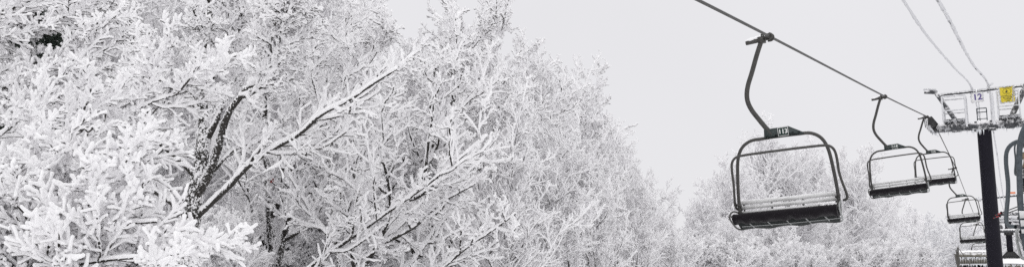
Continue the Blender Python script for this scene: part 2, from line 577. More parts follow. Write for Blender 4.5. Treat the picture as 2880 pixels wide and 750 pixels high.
rng = np.random.default_rng(43)
b = place(1215, 19.0)
stem = [rel(b, [(1212, 900, 19), (1215, 750, 19), (1216, 640, 19), (1225, 520, 19), (1250, 380, 19), (1290, 230, 19), (1325, 160, 19), (1335, 80, 19)]),
        rel(b, [(1180, 900, 19.2), (1172, 720, 19.2), (1180, 560, 19.3), (1220, 380, 19.4), (1290, 240, 19.4), (1365, 130, 19.5)]),
        rel(b, [(1240, 900, 18.8), (1262, 720, 18.7), (1290, 600, 18.6), (1340, 460, 18.5), (1385, 350, 18.4), (1410, 280, 18.3)])]
build_tree('deciduous_tree', 'tree with several dark stems whose fanned top stands highest against the sky left of centre', b,
           [(stem[0], 0.10, 0.014), (stem[1], 0.08, 0.014), (stem[2], 0.07, 0.014)], rng, NEAR, 'rime-covered trees on the left', 1.0, 2.0, nl=14, ratio=0.44, t0=0.12, lv=(7, 7, 4), ls=1.2)

# ---- trees that carry on behind and to the right: a few kinds, then copies of each kind
ROW, FARROW, HAZE = 'rime-covered trees on the left', 'pale trees beyond the nearest chair', 'hazy trees on the slope at far right'
KINDS = {}


def kind_tree(k, px, d, top, label, group, mats, rime, nst, **kw):
    """build a kind the first time, then copy it"""
    b = place(px, d)
    H = height_to(px, top, d)
    if k not in KINDS:
        r = np.random.default_rng(100 + k)
        KINDS[k] = (build_tree('deciduous_tree', label, b, stems_for(r, H, nst, 0.014 * H, 0.20), r, mats, group, 1.0, rime, **kw), H)
        return KINDS[k][0]
    src, H0 = KINDS[k]
    r = copy_tree(src, b, random.uniform(0, 6.28), H / H0, label)
    r['group'] = group
    return r


random.seed(12)
kw = dict(nl=14, ratio=0.52, t0=0.10, lv=(7, 7, 4), ang1=(30, 58), ls=1.25)
BACK = 'white twiggy tree in the thicket behind the left trees, hidden below'
for k, px, d, top, lb in (
        (0, 1375, 23.0, 195, 'fanned white tree just right of the highest crown'),
        (1, 1475, 26.0, 240, 'white tree whose top is the second step down along the skyline'),
        (2, 1598, 30.0, 295, 'pointed white tree at the middle of the descending skyline'),
        (0, 1700, 33.0, 395, 'white tree lower on the skyline, left of the gap before the chair'),
        (1, 1775, 38.0, 450, 'small white tree near the foot of the descending skyline'),
        (2, 1830, 44.0, 525, 'last and lowest white tree of the left row, left of the chair'),
        (2, 1380, 17.5, 340, 'full white tree low in the middle, its twigs swept to the right'),
        (0, 1540, 21.0, 390, 'broad white tree in the lower middle under the skyline trees'),
        (1, 1660, 25.0, 470, 'white tree at lower middle with sprays hanging to the right'),
        (2, 1790, 30.0, 540, 'low white tree at the bottom, left of the chair'),
        (0, 1890, 34.0, 610, 'very low white tree at the bottom edge nearest below the chair'),
        (1, 1130, 22.0, 190, BACK), (0, 1010, 25.0, 150, BACK), (2, 870, 23.0, 70, BACK), (0, 420, 22.0, -200, BACK),
        (2, 250, 21.0, -250, BACK), (1, 60, 17.0, -250, BACK), (2, 560, 30.0, -120, BACK), (1, 760, 30.0, -60, BACK), (2, 1230, 28.0, 150, BACK), 
        (2, 1480, 31.0, 320, BACK)):
    if lb == BACK:
        k += 3
    kind_tree(k, px, d, top, lb, ROW, FAR if lb == BACK else MID, 2.0, 3, **kw)  # thicket takes the haze-paled set, brightening its shaded interior by colour
kw = dict(nl=15, ratio=0.52, t0=0.08, lv=(7, 7, 4), ang1=(32, 60), ls=1.3)
for k, px, d, top, lb in (
        (10, 2125, 45.0, 388, 'tallest pale tree seen through the frame of chair 113'),
        (11, 2385, 47.0, 432, 'pale upright tree between chairs 113 and 114'),
        (12, 2015, 48.0, 500, 'pale tree left of chair 113, lower than the one behind it'),
        (11, 2215, 46.0, 428, 'slender pale tree seen through the middle of the frame of chair 113'),
        (10, 2265, 50.0, 440, 'pale tree behind the right side of chair 113'),
        (11, 2465, 53.0, 550, 'pale tree directly below chair 114'),
        (12, 2540, 60.0, 615, 'small pale tree at the right end of the group, below chairs 114 and 115'),
        (12, 2190, 40.0, 590, 'low pale tree under the seat of chair 113'),
        (11, 2060, 39.0, 620, 'low pale tree at the bottom, left of the seat of chair 113'),
        (10, 2350, 43.0, 600, 'low pale tree at the bottom, right of the seat of chair 113'),
        (12, 1960, 43.0, 570, 'low pale tree in the dip between the left row and the chair'),
        (10, 2470, 48.0, 650, 'low pale tree at the bottom edge below chair 114')):
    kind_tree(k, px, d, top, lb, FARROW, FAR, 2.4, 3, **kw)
kw = dict(nl=16, ratio=0.42, t0=0.08, lv=(7, 7, 4), ang1=(35, 65))
HZ = 'faint hazy tree in the distant wood at lower right'
for k, px, d, top in ((20, 2600, 95.0, 648), (21, 2655, 105.0, 640), (20, 2705, 112.0, 632), (21, 2760, 112.0, 650), (20, 2800, 116.0, 640), (21, 2850, 112.0, 636), (20, 2905, 110.0, 640), (21, 2570, 84.0, 625),
                      (20, 2630, 90.0, 668), (21, 2725, 98.0, 672), (20, 2790, 100.0, 675), (21, 2850, 103.0, 672), (20, 2680, 96.0, 672), (21, 2950, 105.0, 650), (20, 2555, 78.0, 660)):
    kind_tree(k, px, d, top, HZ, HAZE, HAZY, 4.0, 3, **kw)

# a dark spruce showing between the frosted limbs at the left edge
rs = np.random.default_rng(61)
b = place(70, 9.4)
sp = empty('spruce_tree', b, 'dark green snow-dusted spruce showing between the frosted limbs at the left edge', 'tree')
st = np.stack([np.zeros(12), np.zeros(12), np.linspace(-0.2, 4.6, 12)], 1)[None]
R_ = np.linspace(0.12, 0.02, 12)[None]
link('trunk', mesh_quads('trunk', *tubes(st, R_, 9), M['bark_near']), sp)
P1, R1 = grow(rs, st, R_, 60, 0.1, 0.99, 0.26, 0.85, (75, 95), -0.03, 0.05, 8, 0.022, 0.008)
P2, R2 = grow(rs, P1, R1, 12, 0.15, 1.0, 0.42, 0.5, (40, 60), -0.02, 0.06, 5, 0.02, 0.016)
P3, R3 = grow(rs, P2, R2, 14, 0.02, 1.0, 0.28, 0.3, (40, 65), 0.02, 0.06, 3, 0.012, 0.010, 0.04, 0.2)
V, Q = join([tubes(P1, R1, 5), tubes(P2, R2 + 0.012, 5, rs, 0.3), tubes(P3, R3, 4, rs, 0.2)])
link('crown', mesh_quads('crown', V, Q, M['needle']), sp)

# low brush that closes the view under the crowns
r = np.random.default_rng(300)
BR = 'low snow-laden brush under the trees at the bottom edge'
bsrc = None
for px in range(560, 2650, 42):
    px += random.uniform(-12, 12)
    f = (px - 560) / 2050.0
    d = 18.0 + 26.0 * f ** 0.8 + random.uniform(-1.5, 3.0)
    top = (660 if px < 1300 else 690) + random.uniform(0, 25)
    b = place(px, d)
    H = height_to(px, top, d) * 1.1
    if bsrc is None:
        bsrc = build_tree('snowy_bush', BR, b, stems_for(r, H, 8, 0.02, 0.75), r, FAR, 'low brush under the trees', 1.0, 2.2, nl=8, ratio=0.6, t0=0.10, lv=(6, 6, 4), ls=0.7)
        bsrc['category'] = 'bush'
        H0 = H
    else:
        copy_tree(bsrc, b, random.uniform(0, 6.28), H / H0, BR)

# ------------------------------------------------------------------ the chairlift
M['steel'] = plain('weathered_steel', (0.062, 0.060, 0.057), 0.42, 0.35, 9.0, metal=0.4)
M['steel_blue'] = plain('blue_grey_steel', (0.070, 0.084, 0.095), 0.45, 0.25, 9.0, metal=0.4)
M['steel_frost'] = frosted('steel_with_frost_pebbles', (0.085, 0.098, 0.11), 0.5, 1.6, 60.0, 1.1, snow=(0.55, 0.56, 0.58), rough=0.6, metal=0.3, bstr=0.5)
M['plate'] = plain('dark_green_plate', (0.040, 0.052, 0.052), 0.5, 0.3, 12.0, metal=0.2)
M['sign_green'] = plain('number_sign_green', (0.006, 0.030, 0.024), 0.5, 0.15, 20.0)
M['sign_white'] = plain('white_paint', (0.80, 0.80, 0.79), 0.55, 0.06, 20.0)
M['slat'] = frosted('worn_pale_slats', (0.74, 0.74, 0.725), -0.2, 0.6, 5.0, 0.6, snow=(0.85, 0.85, 0.85), rough=0.6)
M['vinyl'] = plain('black_vinyl', (0.0075, 0.0058, 0.0082), 0.6, 0.35, 6.0, spec=0.15, bstr=0.1)
M['pan'] = plain('seat_underside', (0.016, 0.019, 0.019), 0.65, 0.4, 7.0, spec=0.15)
M['strap'] = plain('metal_strap', (0.30, 0.31, 0.31), 0.4, 0.2, 20.0, metal=0.7)
M['pole_paint'] = plain('dark_navy_paint', (0.0085, 0.0075, 0.0135), 0.6, 0.35, 1.6, spec=0.18)
M['black_steel'] = plain('black_steel', (0.020, 0.020, 0.022), 0.5, 0.4, 8.0)
M['rime'] = frosted('rime_on_rails', (0.13, 0.13, 0.135), -1.2, -0.5, 9.0, 0.95, snow=(0.74, 0.745, 0.765), bstr=0.6)
M['beam'] = frosted('frosted_beam', (0.085, 0.088, 0.095), -0.1, 0.6, 7.0, 1.35, bstr=0.5)
M['ice'] = plain('icicle', (0.80, 0.82, 0.85), 0.25, 0.05, 12.0, spec=0.5)
M['rope'] = None


def rope_mat():
    m, nt, b = new_mat('twisted_wire_rope')
    n = noise(nt, 30.0, 3.0)
    c = mixc(nt, n, (0.018, 0.018, 0.018), (0.10, 0.098, 0.095))
    nt.links.new(c, b.inputs['Base Color'])
    b.inputs['Roughness'].default_value = 0.45
    b.inputs['Metallic'].default_value = 0.4
    return m


M['rope'] = rope_mat()
M['cable'] = frosted('rime_on_cable', (0.10, 0.10, 0.105), -1.5, -1.1, 1.6, 0.6, snow=(0.64, 0.645, 0.665), bstr=0.6)
M['cable_bare'] = frosted('rime_on_patchy_cable', (0.05, 0.05, 0.053), -1.32, -1.0, 0.7, 0.85, snow=(0.64, 0.645, 0.665), bstr=0.6)
M['yellow'] = plain('yellow_sign_paint', (0.70, 0.56, 0.03), 0.5, 0.12, 6.0)
M['purple'] = plain('purple_digits', (0.10, 0.075, 0.24), 0.5, 0.1, 10.0)
M['ink'] = plain('sign_ink', (0.035, 0.04, 0.03), 0.6, 0.2, 10.0)
M['wood'] = frosted('weathered_boards', (0.20, 0.19, 0.165), 0.15, 0.7, 6.0, 0.9)
M['bare_wood'] = frosted('bare_wood', (0.10, 0.095, 0.088), 0.3, 0.9, 8.0, 0.8)
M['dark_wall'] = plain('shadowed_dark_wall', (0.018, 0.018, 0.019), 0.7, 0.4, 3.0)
M['beige'] = plain('beige_jacket', (0.27, 0.205, 0.14), 0.85, 0.2, 9.0, spec=0.2)
M['trousers'] = plain('dark_trousers', (0.03, 0.03, 0.034), 0.85, 0.2, 9.0, spec=0.2)
M['helmet'] = plain('dark_helmet', (0.015, 0.015, 0.017), 0.3, 0.2, 9.0)
M['skin'] = plain('skin', (0.55, 0.36, 0.27), 0.6, 0.08, 12.0)
M['red'] = plain('red_paint', (0.30, 0.016, 0.022), 0.45, 0.15, 9.0)
M['orange'] = plain('orange_paint', (0.80, 0.18, 0.02), 0.5, 0.1, 9.0)
M['leaf'] = plain('dry_red_leaf', (0.14, 0.018, 0.016), 0.7, 0.3, 40.0)
M['sheave_tyre'] = plain('sheave_rubber', (0.012, 0.012, 0.013), 0.6, 0.3, 9.0)
M['dull_grey'] = plain('dull_grey_metal', (0.20, 0.20, 0.21), 0.6, 0.2, 4.0)

AZ = radians(30)
FW = np.array([sin(AZ), cos(AZ), 0.0])
LAT = np.array([cos(AZ), -sin(AZ), 0.0])


def LF(s, l, z):
    """lift frame: s along the line, l across it to the right, z up"""
    return FW * s + LAT * l + np.array([0, 0, z])


def path_tube(pts, r, S=10, K=None, rng=None, lump=0.0, smooth_=True, flat=1.0):
    pts = np.asarray(pts, float)
    if smooth_:
        P = resample(pts, K or max(12, len(pts) * 6))
    else:
        P = pts
    if np.isscalar(r):
        R = np.full(len(P), r)
    else:
        R = np.interp(np.linspace(0, 1, len(P)), np.linspace(0, 1, len(r)), r)
    return tubes(P[None], R[None], S, rng, lump, tip=True)


def box(c, d, rot=None):
    c = np.asarray(c, float)
    d = np.asarray(d, float) / 2
    v = np.array([[x, y, z] for x in (-1, 1) for y in (-1, 1) for z in (-1, 1)], float) * d
    if rot is not None:
        v = v @ np.array(rot.to_3x3()).T
    q = np.array([[0, 1, 3, 2], [4, 6, 7, 5], [0, 4, 5, 1], [2, 3, 7, 6], [0, 2, 6, 4], [1, 5, 7, 3]])
    return v + c, q


def bar(a, b, w, h, up=(0, 0, 1)):
    """a rectangular bar from a to b, w wide and h high"""
    a, b = np.asarray(a, float), np.asarray(b, float)
    t = (b - a) / np.linalg.norm(b - a)
    u = np.cross(t, np.asarray(up, float))
    if np.linalg.norm(u) < 1e-4:
        u = np.cross(t, [1.0, 0, 0])
    u /= np.linalg.norm(u)
    v = np.cross(u, t)
    V = []
    for p in (a, b):
        for i, j in ((-1, -1), (1, -1), (1, 1), (-1, 1)):
            V.append(p + u * i * w / 2 + v * j * h / 2)
    q = np.array([[0, 1, 2, 3], [7, 6, 5, 4], [0, 4, 5, 1], [1, 5, 6, 2], [2, 6, 7, 3], [3, 7, 4, 0]])
    return np.array(V), q


def part(name, parts, mat, parent, smooth_=False, bev=0.0, kind=None):
    if isinstance(parts, tuple):
        parts = [parts]
    o = link(name, mesh_quads(name, *join(parts), mat, smooth_), parent)
    if bev:
        md = o.modifiers.new('bevel', 'BEVEL')
        md.width = bev
        md.segments = 2
        md.limit_method = 'ANGLE'
    if kind:
        o['kind'] = kind
    return o


def prism(poly, y0, y1):
    """polygon in x,z extruded along y, made of quads only (last side doubled for an odd count)"""
    n = len(poly)
    A = np.array([[x, y0, z] for x, z in poly] + [[x, y1, z] for x, z in poly], float)
    c0, c1 = 2 * n, 2 * n + 1
    A = np.vstack([A, [[np.mean([p[0] for p in poly]), y0, np.mean([p[1] for p in poly])], [np.mean([p[0] for p in poly]), y1, np.mean([p[1] for p in poly])]]])
    q = [[i, (i + 1) % n, n + (i + 1) % n, n + i] for i in range(n)]
    for i in range(0, n, 2):
        j, k = (i + 1) % n, (i + 2) % n
        q.append([c0, k, j, i] if k != i else [c0, j, i, i])
        q.append([c1, n + i, n + j, n + k])
    return A, np.array(q)


def text_mesh(name, s, size, mat, parent, loc, rot=(pi / 2, 0, 0), bold=0.0):
    cu = bpy.data.curves.new(name, 'FONT')
    cu.body = s
    cu.size = size
    cu.align_x = 'CENTER'
    cu.align_y = 'CENTER'
    cu.extrude = 0.002
    cu.offset = bold
    tmp = bpy.data.objects.new('text_source', cu)
    COL.objects.link(tmp)
    bpy.context.view_layer.update()
    me = bpy.data.meshes.new_from_object(tmp.evaluated_get(bpy.context.evaluated_depsgraph_get()))
    bpy.data.objects.remove(tmp)
    bpy.data.curves.remove(cu)
    me.name = name
    me.materials.clear()
    me.materials.append(mat)
    o = link(name, me, parent)
    o.location = loc
    o.rotation_euler = rot
    return o


def icicles(rng, pts, lmin, lmax, r):
    P, R = [], []
    for p in pts:
        L = rng.uniform(lmin, lmax) * (1 if rng.random() > 0.25 else 1.8)
        j = rng.normal(0, 0.04 * L, 2)
        P.append([p, p + np.array([j[0], j[1], -L * 0.5]), p + np.array([j[0], j[1], -L])])
        q = r * rng.uniform(0.7, 1.4)
        R.append([q, q * 0.6, q * 0.15])
    return tubes(np.array(P), np.array(R), 5)


def rime_spikes(rng, A, B, n, L, r, spread=1.0):
    """short feathers of rime standing off an edge from A to B"""
    A, B = np.asarray(A, float), np.asarray(B, float)
    t = rng.uniform(0, 1, n)[:, None]
    p = A * (1 - t) + B * t + rng.normal(0, 0.012, (n, 3))
    d = nrm(rng.normal(0, 1, (n, 3)) * spread + np.array([0, 0, 0.3]))
    l = L * rng.uniform(0.4, 1.2, (n, 1))
    P = np.stack([p, p + d * l * 0.5, p + d * l], 1)
    R = np.stack([np.full(n, r), np.full(n, r * 0.8), np.full(n, r * 0.3)], 1)
    return tubes(P, R, 4)


# ---- one chair; local x across the line, y along it away from the camera, z up from the rope
def chair_meshes():
    rng = np.random.default_rng(3)
    D = {}
    cx = -0.03
    hang = [(-0.135, 0, -0.03), (-0.24, 0, -0.258), (-0.352, 0, -0.532), (-0.44, 0, -0.735), (-0.478, 0, -0.888), (-0.474, 0, -1.02), (-0.425, 0, -1.16), (-0.34, 0, -1.306), (-0.243, 0, -1.462), (-0.150, 0, -1.60)]
    D['hanger'] = [path_tube(hang, 0.039, 10, 50)]
    D['grip'] = [path_tube([(-0.40, 0.02, -0.035), (-0.2, 0.01, -0.03), (0.0, 0, -0.015)], 0.036, 10, 6), box((-0.135, 0, -0.035), (0.11, 0.10, 0.10)),
                 box((-0.01, 0, -0.005), (0.075, 0.22, 0.075)), path_tube([(-0.05, -0.06, -0.05), (0.0, -0.06, -0.055), (0.04, -0.05, -0.03), (0.04, -0.04, 0.02), (0.0, -0.03, 0.045)], 0.02, 8, 12),
                 path_tube([(-0.05, 0.06, -0.05), (0.0, 0.06, -0.055), (0.04, 0.05, -0.03), (0.04, 0.04, 0.02), (0.0, 0.03, 0.045)], 0.02, 8, 12), box((-0.11, 0.0, 0.035), (0.05, 0.07, 0.05))]
    D['grip_snow'] = [path_tube([(-0.40, 0.02, 0.0), (-0.3, 0.015, 0.012), (-0.2, 0.01, 0.02), (-0.08, 0.0, 0.03), (0.0, 0, 0.03)], [0.022, 0.034, 0.03, 0.036, 0.016], 8, 12, rng, 0.25)]
    plate = [(-0.27, -1.655), (0.345, -1.660), (0.352, -1.630), (0.126, -1.500), (-0.262, -1.506)]
    D['number_plate'] = [prism(plate, -0.035, -0.025), prism(plate, 0.025, 0.035)]
    D['bolt'] = [path_tube([(x, -0.05, z), (x, 0.05, z)], 0.016, 8, 3) for x, z in ((-0.225, -1.635), (0.285, -1.625), (-0.08, -1.625), (0.19, -1.61))]
    D['sign_board'] = [box((0.04, -0.041, -1.578), (0.165, 0.008, 0.140))]
    fr = [(0.77, -2.98), (0.775, -2.80), (0.772, -2.55), (0.752, -2.25), (0.722, -1.98), (0.672, -1.82), (0.59, -1.715), (0.46, -1.652), (0.30, -1.645)]
    full = [(cx + x, 0.0, z) for x, z in fr] + [(cx + 0.1, 0, -1.640), (cx - 0.1, 0, -1.640)] + [(cx - x, 0.0, z) for x, z in reversed(fr)]
    D['frame'] = [path_tube(full, 0.027, 12, 120)]
    sb = [(0.80, 0.06, -2.765), (0.865, 0.0, -2.745), (0.872, -0.06, -2.66), (0.842, -0.14, -2.48), (0.825, -0.18, -2.33), (0.822, -0.20, -2.12), (0.80, -0.21, -2.0), (0.735, -0.21, -1.932), (0.62, -0.21, -1.912), (0.3, -0.21, -1.906)]
    full = [(cx + 0.035 + x, y, z + 0.015) for x, y, z in sb] + [(cx + 0.035, -0.21, -1.890)] + [(cx + 0.035 - x * 0.985, y, z + 0.015) for x, y, z in reversed(sb)]
    D['safety_bar'] = [path_tube(full, 0.0205, 10, 120)]
    D['pivot'] = [path_tube([(cx + s * 0.74, 0.0, -2.70), (cx + s * 0.80, -0.03, -2.66)], 0.024, 8, 4) for s in (-1, 1)]
    sl, snow = [], []
    for z, h, y in ((-2.640, 0.060, 0.075), (-2.718, 0.060, 0.06), (-2.795, 0.040, 0.04)):
        n = 24
        xs = np.linspace(cx - 0.80, cx + 0.79, n)
        for a, b in zip(xs[:-1], xs[1:]):
            pass
        sl.append(box((cx - 0.005, y, z), (1.59, 0.030, h)))
        zz = z + h / 2
        P = np.stack([xs, np.full(n, y), zz + rng.uniform(0, 0.006, n)], 1)
        snow.append(tubes(P[None], rng.uniform(0.004, 0.010, (1, n)), 7, rng, 0.2))
    D['backrest'] = sl
    D['backrest_snow'] = snow[:1]
    D['backrest_support'] = [bar((cx + x, 0.05 + 0.045, -2.61), (cx + x, 0.035 + 0.045, -2.93), 0.05, 0.02, (1, 0, 0)) for x in (-0.72, -0.27, 0.22, 0.72)]
    # the seat hangs tipped up, its vinyl cover laced across the underside
    nx = 72
    xs = np.linspace(-0.86, 0.75, nx)
    prof = [(-0.27, -2.795), (-0.315, -2.812), (-0.335, -2.845), (-0.32, -2.885), (-0.265, -2.92), (-0.205, -2.948), (-0.15, -2.972), (-0.12, -2.962), (-0.12, -2.90), (-0.18, -2.84), (-0.23, -2.80)]
    V = []
    for i, x in enumerate(xs):
        w = -0.02 + 0.010 * sin(x * 23 + 1) + 0.007 * sin(x * 41) + 0.006 * sin(x * 9 + 2)
        hem = 0.018 * abs(sin((x + 0.1) * 7.6)) + 0.01 * sin(x * 31)
        e = 0.012 * (abs(x) > 0.76)
        for k, (y, z) in enumerate(prof):
            f = (k in (3, 4, 5)) * w * (0.5 + 0.25 * k) + (k in (5, 6, 7)) * hem
            V.append((x, y + f * 0.4 + e, z - 0.02 + f * 0.7 - e * (k < 3)))
    V = np.array(V)
    m = len(prof)
    Q = []
    for i in range(nx - 1):
        for k in range(m):
            Q.append([i * m + k, i * m + (k + 1) % m, (i + 1) * m + (k + 1) % m, (i + 1) * m + k])
    for base in (0, (nx - 1) * m):
        for a, b, c, d in ((0, 1, 2, 10), (10, 2, 3, 9), (9, 3, 4, 8), (8, 4, 5, 7), (5, 6, 7, 7)):
            Q.append([base + a, base + b, base + c, base + d] if base == 0 else [base + d, base + c, base + b, base + a])
    D['seat'] = [(V, np.array(Q))]
    pan = [(-0.16, -2.955), (-0.05, -3.012), (0.05, -3.052), (0.09, -3.04), (0.08, -2.99), (-0.1, -2.90)]
    V = []
    for x in np.linspace(-0.82, 0.72, 60):
        w = 0.022 * abs(sin(x * 6.1 + 0.7)) ** 3
        for k, (y, z) in enumerate(pan):
            V.append((x, y, z - 0.012 - (k in (2, 3)) * w))
    m = len(pan)
    Q = [[i * m + k, i * m + (k + 1) % m, (i + 1) * m + (k + 1) % m, (i + 1) * m + k] for i in range(59) for k in range(m)]
    Q += [[0, 1, 2, 5], [2, 3, 4, 5], [59 * m + 5, 59 * m + 2, 59 * m + 1, 59 * m], [59 * m + 5, 59 * m + 4, 59 * m + 3, 59 * m + 2]]
    D['seat_pan'] = [(np.array(V), np.array(Q))]
    D['lacing'] = [bar((x, -0.19, -2.965), (x + 0.05, 0.03, -3.062), 0.016, 0.006, (0, 1, 1)) for x in (-0.64, -0.35, -0.06, 0.24, 0.53)] + \
                  [path_tube([(-0.78, -0.06, -3.02), (0.0, -0.055, -3.03), (0.76, -0.06, -3.02)], 0.008, 6, 20)]
    n = 40
    xx = np.linspace(0.48, 0.72, n)
    P = np.stack([xx, np.full(n, -0.235) + rng.normal(0, 0.012, n), np.full(n, -2.786)], 1)
    D['seat_snow'] = [tubes(P[None], rng.uniform(0.004, 0.020, (1, n)), 8, rng, 0.5), tubes((P + np.array([0.03, -0.03, -0.022]))[None], rng.uniform(0.002, 0.014, (1, n)), 6, rng, 0.6)]
    D['bracket'] = [[path_tube([(cx + s * 0.80, 0.03, -2.80), (cx + s * 0.825, -0.14, -2.775), (cx + s * 0.835, -0.30, -2.80), (cx + s * 0.84, -0.40, -2.875), (cx + s * 0.835, -0.33, -2.94), (cx + s * 0.82, -0.13, -3.04), (cx + s * 0.78, 0.0, -3.07)], 0.014, 8, 36),
                     bar((cx + s * 0.79, 0.0, -2.93), (cx + s * 0.825, -0.36, -2.86), 0.012, 0.03)] for s in (-1, 1)]
    return D


CH = chair_meshes()
CHAIR_ME = {}


def cmesh(key, parts, mat, smooth_):
    k = (key, mat.name)
    if k not in CHAIR_ME:
        CHAIR_ME[k] = mesh_quads(key, *join(parts), mat, smooth_)
    return CHAIR_ME[k]


def make_chair(loc, roll, yaw, number, label, group, frost=False, snow=True):
    root = empty('lift_chair', loc, label, 'lift chair', group, (0, radians(roll), yaw))
    tube_m = M['steel_frost'] if frost else M['steel']
    link('hanger', cmesh('hanger', CH['hanger'], tube_m, True), root)
    g = link('grip', cmesh('grip', CH['grip'], M['steel'], False), root)
    if snow:
        link('grip_snow', cmesh('grip_snow', CH['grip_snow'], M['branch_snow'], True), g)
    p = link('number_plate', cmesh('number_plate', CH['number_plate'], M['plate'], False), root)
    for b in CH['bolt']:
        k = 'bolt%d' % id(b)
        link('bolt', cmesh(k, [b], M['strap'], False), p)
    if number:
        link('sign_board', cmesh('sign_board', CH['sign_board'], M['sign_green'], False), p)
        w = [box((0.04, -0.0465, -1.5115), (0.165, 0.003, 0.007)), box((0.04, -0.0465, -1.6445), (0.165, 0.003, 0.007)),
             box((-0.039, -0.0465, -1.578), (0.007, 0.003, 0.126)), box((0.119, -0.0465, -1.578), (0.007, 0.003, 0.126))]
        link('sign_border', cmesh('sign_border', w, M['sign_white'], False), p)
        text_mesh('number', number, 0.098, M['sign_white'], p, (0.04, -0.048, -1.578), bold=0.0022)
    link('frame', cmesh('frame', CH['frame'], tube_m, True), root)
    b = link('safety_bar', cmesh('safety_bar', CH['safety_bar'], M['steel_blue'] if frost else M['steel'], True), root)
    for i, q in enumerate(CH['pivot']):
        link('pivot', cmesh('pivot%d' % i, [q], M['steel'], True), b)
    k = link('backrest', cmesh('backrest', CH['backrest'], M['slat'], False), root)
    for i, q in enumerate(CH['backrest_support']):
        link('support', cmesh('support%d' % i, [q], M['black_steel'], False), k)
    s = link('seat', cmesh('seat', CH['seat'], M['vinyl'], True), root)
    link('seat_pan', cmesh('seat_pan', CH['seat_pan'], M['pan'], False), s)
    link('lacing', cmesh('lacing', CH['lacing'], M['strap'], False), s)
    if snow:
        link('slat_snow', cmesh('slat_snow', CH['backrest_snow'], M['branch_snow'], True), k)
        link('seat_snow', cmesh('seat_snow', CH['seat_snow'], M['branch_snow'], True), s)
    for i, q in enumerate(CH['bracket']):
        link('armrest', cmesh('armrest%d' % i, q, M['strap'] if i else M['steel'], True), root)
    return root


UPLINE = 'empty lift chairs hanging in a row on the left-hand rope'
grips = [at(2165, 103, 14.5), at(2489, 271, 27.5), at(2608, 328, 39.8), at(2688, 471, 50.2), at(2722, 558, 62.5), at(2752, 628, 76.0)]
rolls = [-3.6, -5.2, -3.8, -5.2, -3.5, -3.0]
labs = ['large empty chair numbered 113, the nearest of those facing the camera',
        'empty chair numbered 114, between chair 113 and the tower crossarm',
        'empty chair numbered 115 hanging just below the left sheaves of the near tower',
        'small empty chair numbered 116 directly left of the dark tower pole, under chair 115',
        'small empty chair half hidden by the dark pole, below chair 116',
        'tiny empty chair with only its curved frame showing above the snowy hut roof']
nums = ['113', '114', '115', '116', '117', '118']
for p, r, n, lb in zip(grips, rolls, nums, labs):
    make_chair(p, r, -AZ, n, lb, UPLINE)

RET = 'lift chairs on the right-hand rope seen from behind'
ret = [(10.0, 0.61, 2.84, 'near frosted chair cut off by the right edge, its rounded safety bar showing', True),
       (25.2, 0.58, 4.20, 'occupied chair at the right edge carrying a rider in a beige jacket', True),
       (39.0, 0.50, 5.00, 'distant chair at the right edge below the rider, only its slats showing', False),
       (53.0, 0.40, 4.00, 'small far chair at the right edge just above the far tower wheel', False),
       (67.0, 0.40, 2.85, 'tiny far chair at the right edge level with the far tower wheel', False)]
for s, l, z, lb, fr in ret:
    make_chair(LF(s, l, z), 1.5, -AZ + pi, None, lb, RET, frost=fr)

# ---- haul rope: six twisted strands
bw_c = at(2840, 650, 88.0)


def rope_points():
    P = [grips[0] + (grips[0] - grips[1]) / np.linalg.norm(grips[0] - grips[1]) * 16.0]
    P.append(grips[0] + (grips[0] - grips[1]) / np.linalg.norm(grips[0] - grips[1]) * 7.0)
    P[-1][2] -= 0.02
    P += list(grips[:3])
    P += [LF(43.2, -3.45, 5.16), LF(45.6, -3.48, 5.08)]
    P += list(grips[3:])
    return P


def rope_mesh(P, r, pitch, step):
    L = np.concatenate([[0], np.cumsum(np.linalg.norm(np.diff(np.array(P), axis=0), axis=1))])
    n = int(L[-1] / step)
    C = resample(np.array(P), n)
    T = tangents(C[None])[0]
    U = nrm(np.cross(T, np.array([[0, 0, 1.0]])))
    W = np.cross(U, T)
    s = np.concatenate([[0], np.cumsum(np.linalg.norm(np.diff(C, axis=0), axis=1))])
    S = 18
    a = np.arange(S) * 2 * pi / S
    th = a[None] + (s / pitch * 2 * pi)[:, None]
    rad = r * (0.86 + 0.20 * np.abs(np.cos(3 * a)))[None]
    V = C[:, None] + U[:, None] * (rad * np.cos(th))[..., None] + W[:, None] * (rad * np.sin(th))[..., None]
    i = np.arange(n - 1)[:, None] * S
    j = np.arange(S)[None]
    j2 = (j + 1) % S
    Q = np.stack([i + j, i + j2, i + S + j2, i + S + j], -1).reshape(-1, 4)
    return V.reshape(-1, 3), Q


RP = rope_points()
tail = [bw_c - LAT * 2.0 + np.array([0, 0, 0.0]), bw_c - LAT * 1.4 + FW * 1.42, bw_c + FW * 2.0, bw_c + LAT * 1.4 + FW * 1.42, bw_c + LAT * 2.0,
        LF(67, 0.40, 2.85), LF(53, 0.40, 4.0), LF(45.5, 0.5, 5.08), LF(43.2, 0.5, 5.14), LF(39, 0.5, 5.0), LF(25.2, 0.58, 4.20), LF(10.0, 0.61, 2.84), LF(2, 0.8, 2.3)]
rp = rope_mesh(RP[:8], 0.0215, 0.30, 0.022)
rp2 = path_tube(np.array([RP[7]] + RP[8:] + tail), 0.020, 8, 260)
rope = link('haul_rope', mesh_quads('haul_rope', *join([rp, rp2]), M['rope'], False))
tag(rope, 'dark twisted wire rope sloping down from the top edge, carrying the chairs', 'rope')

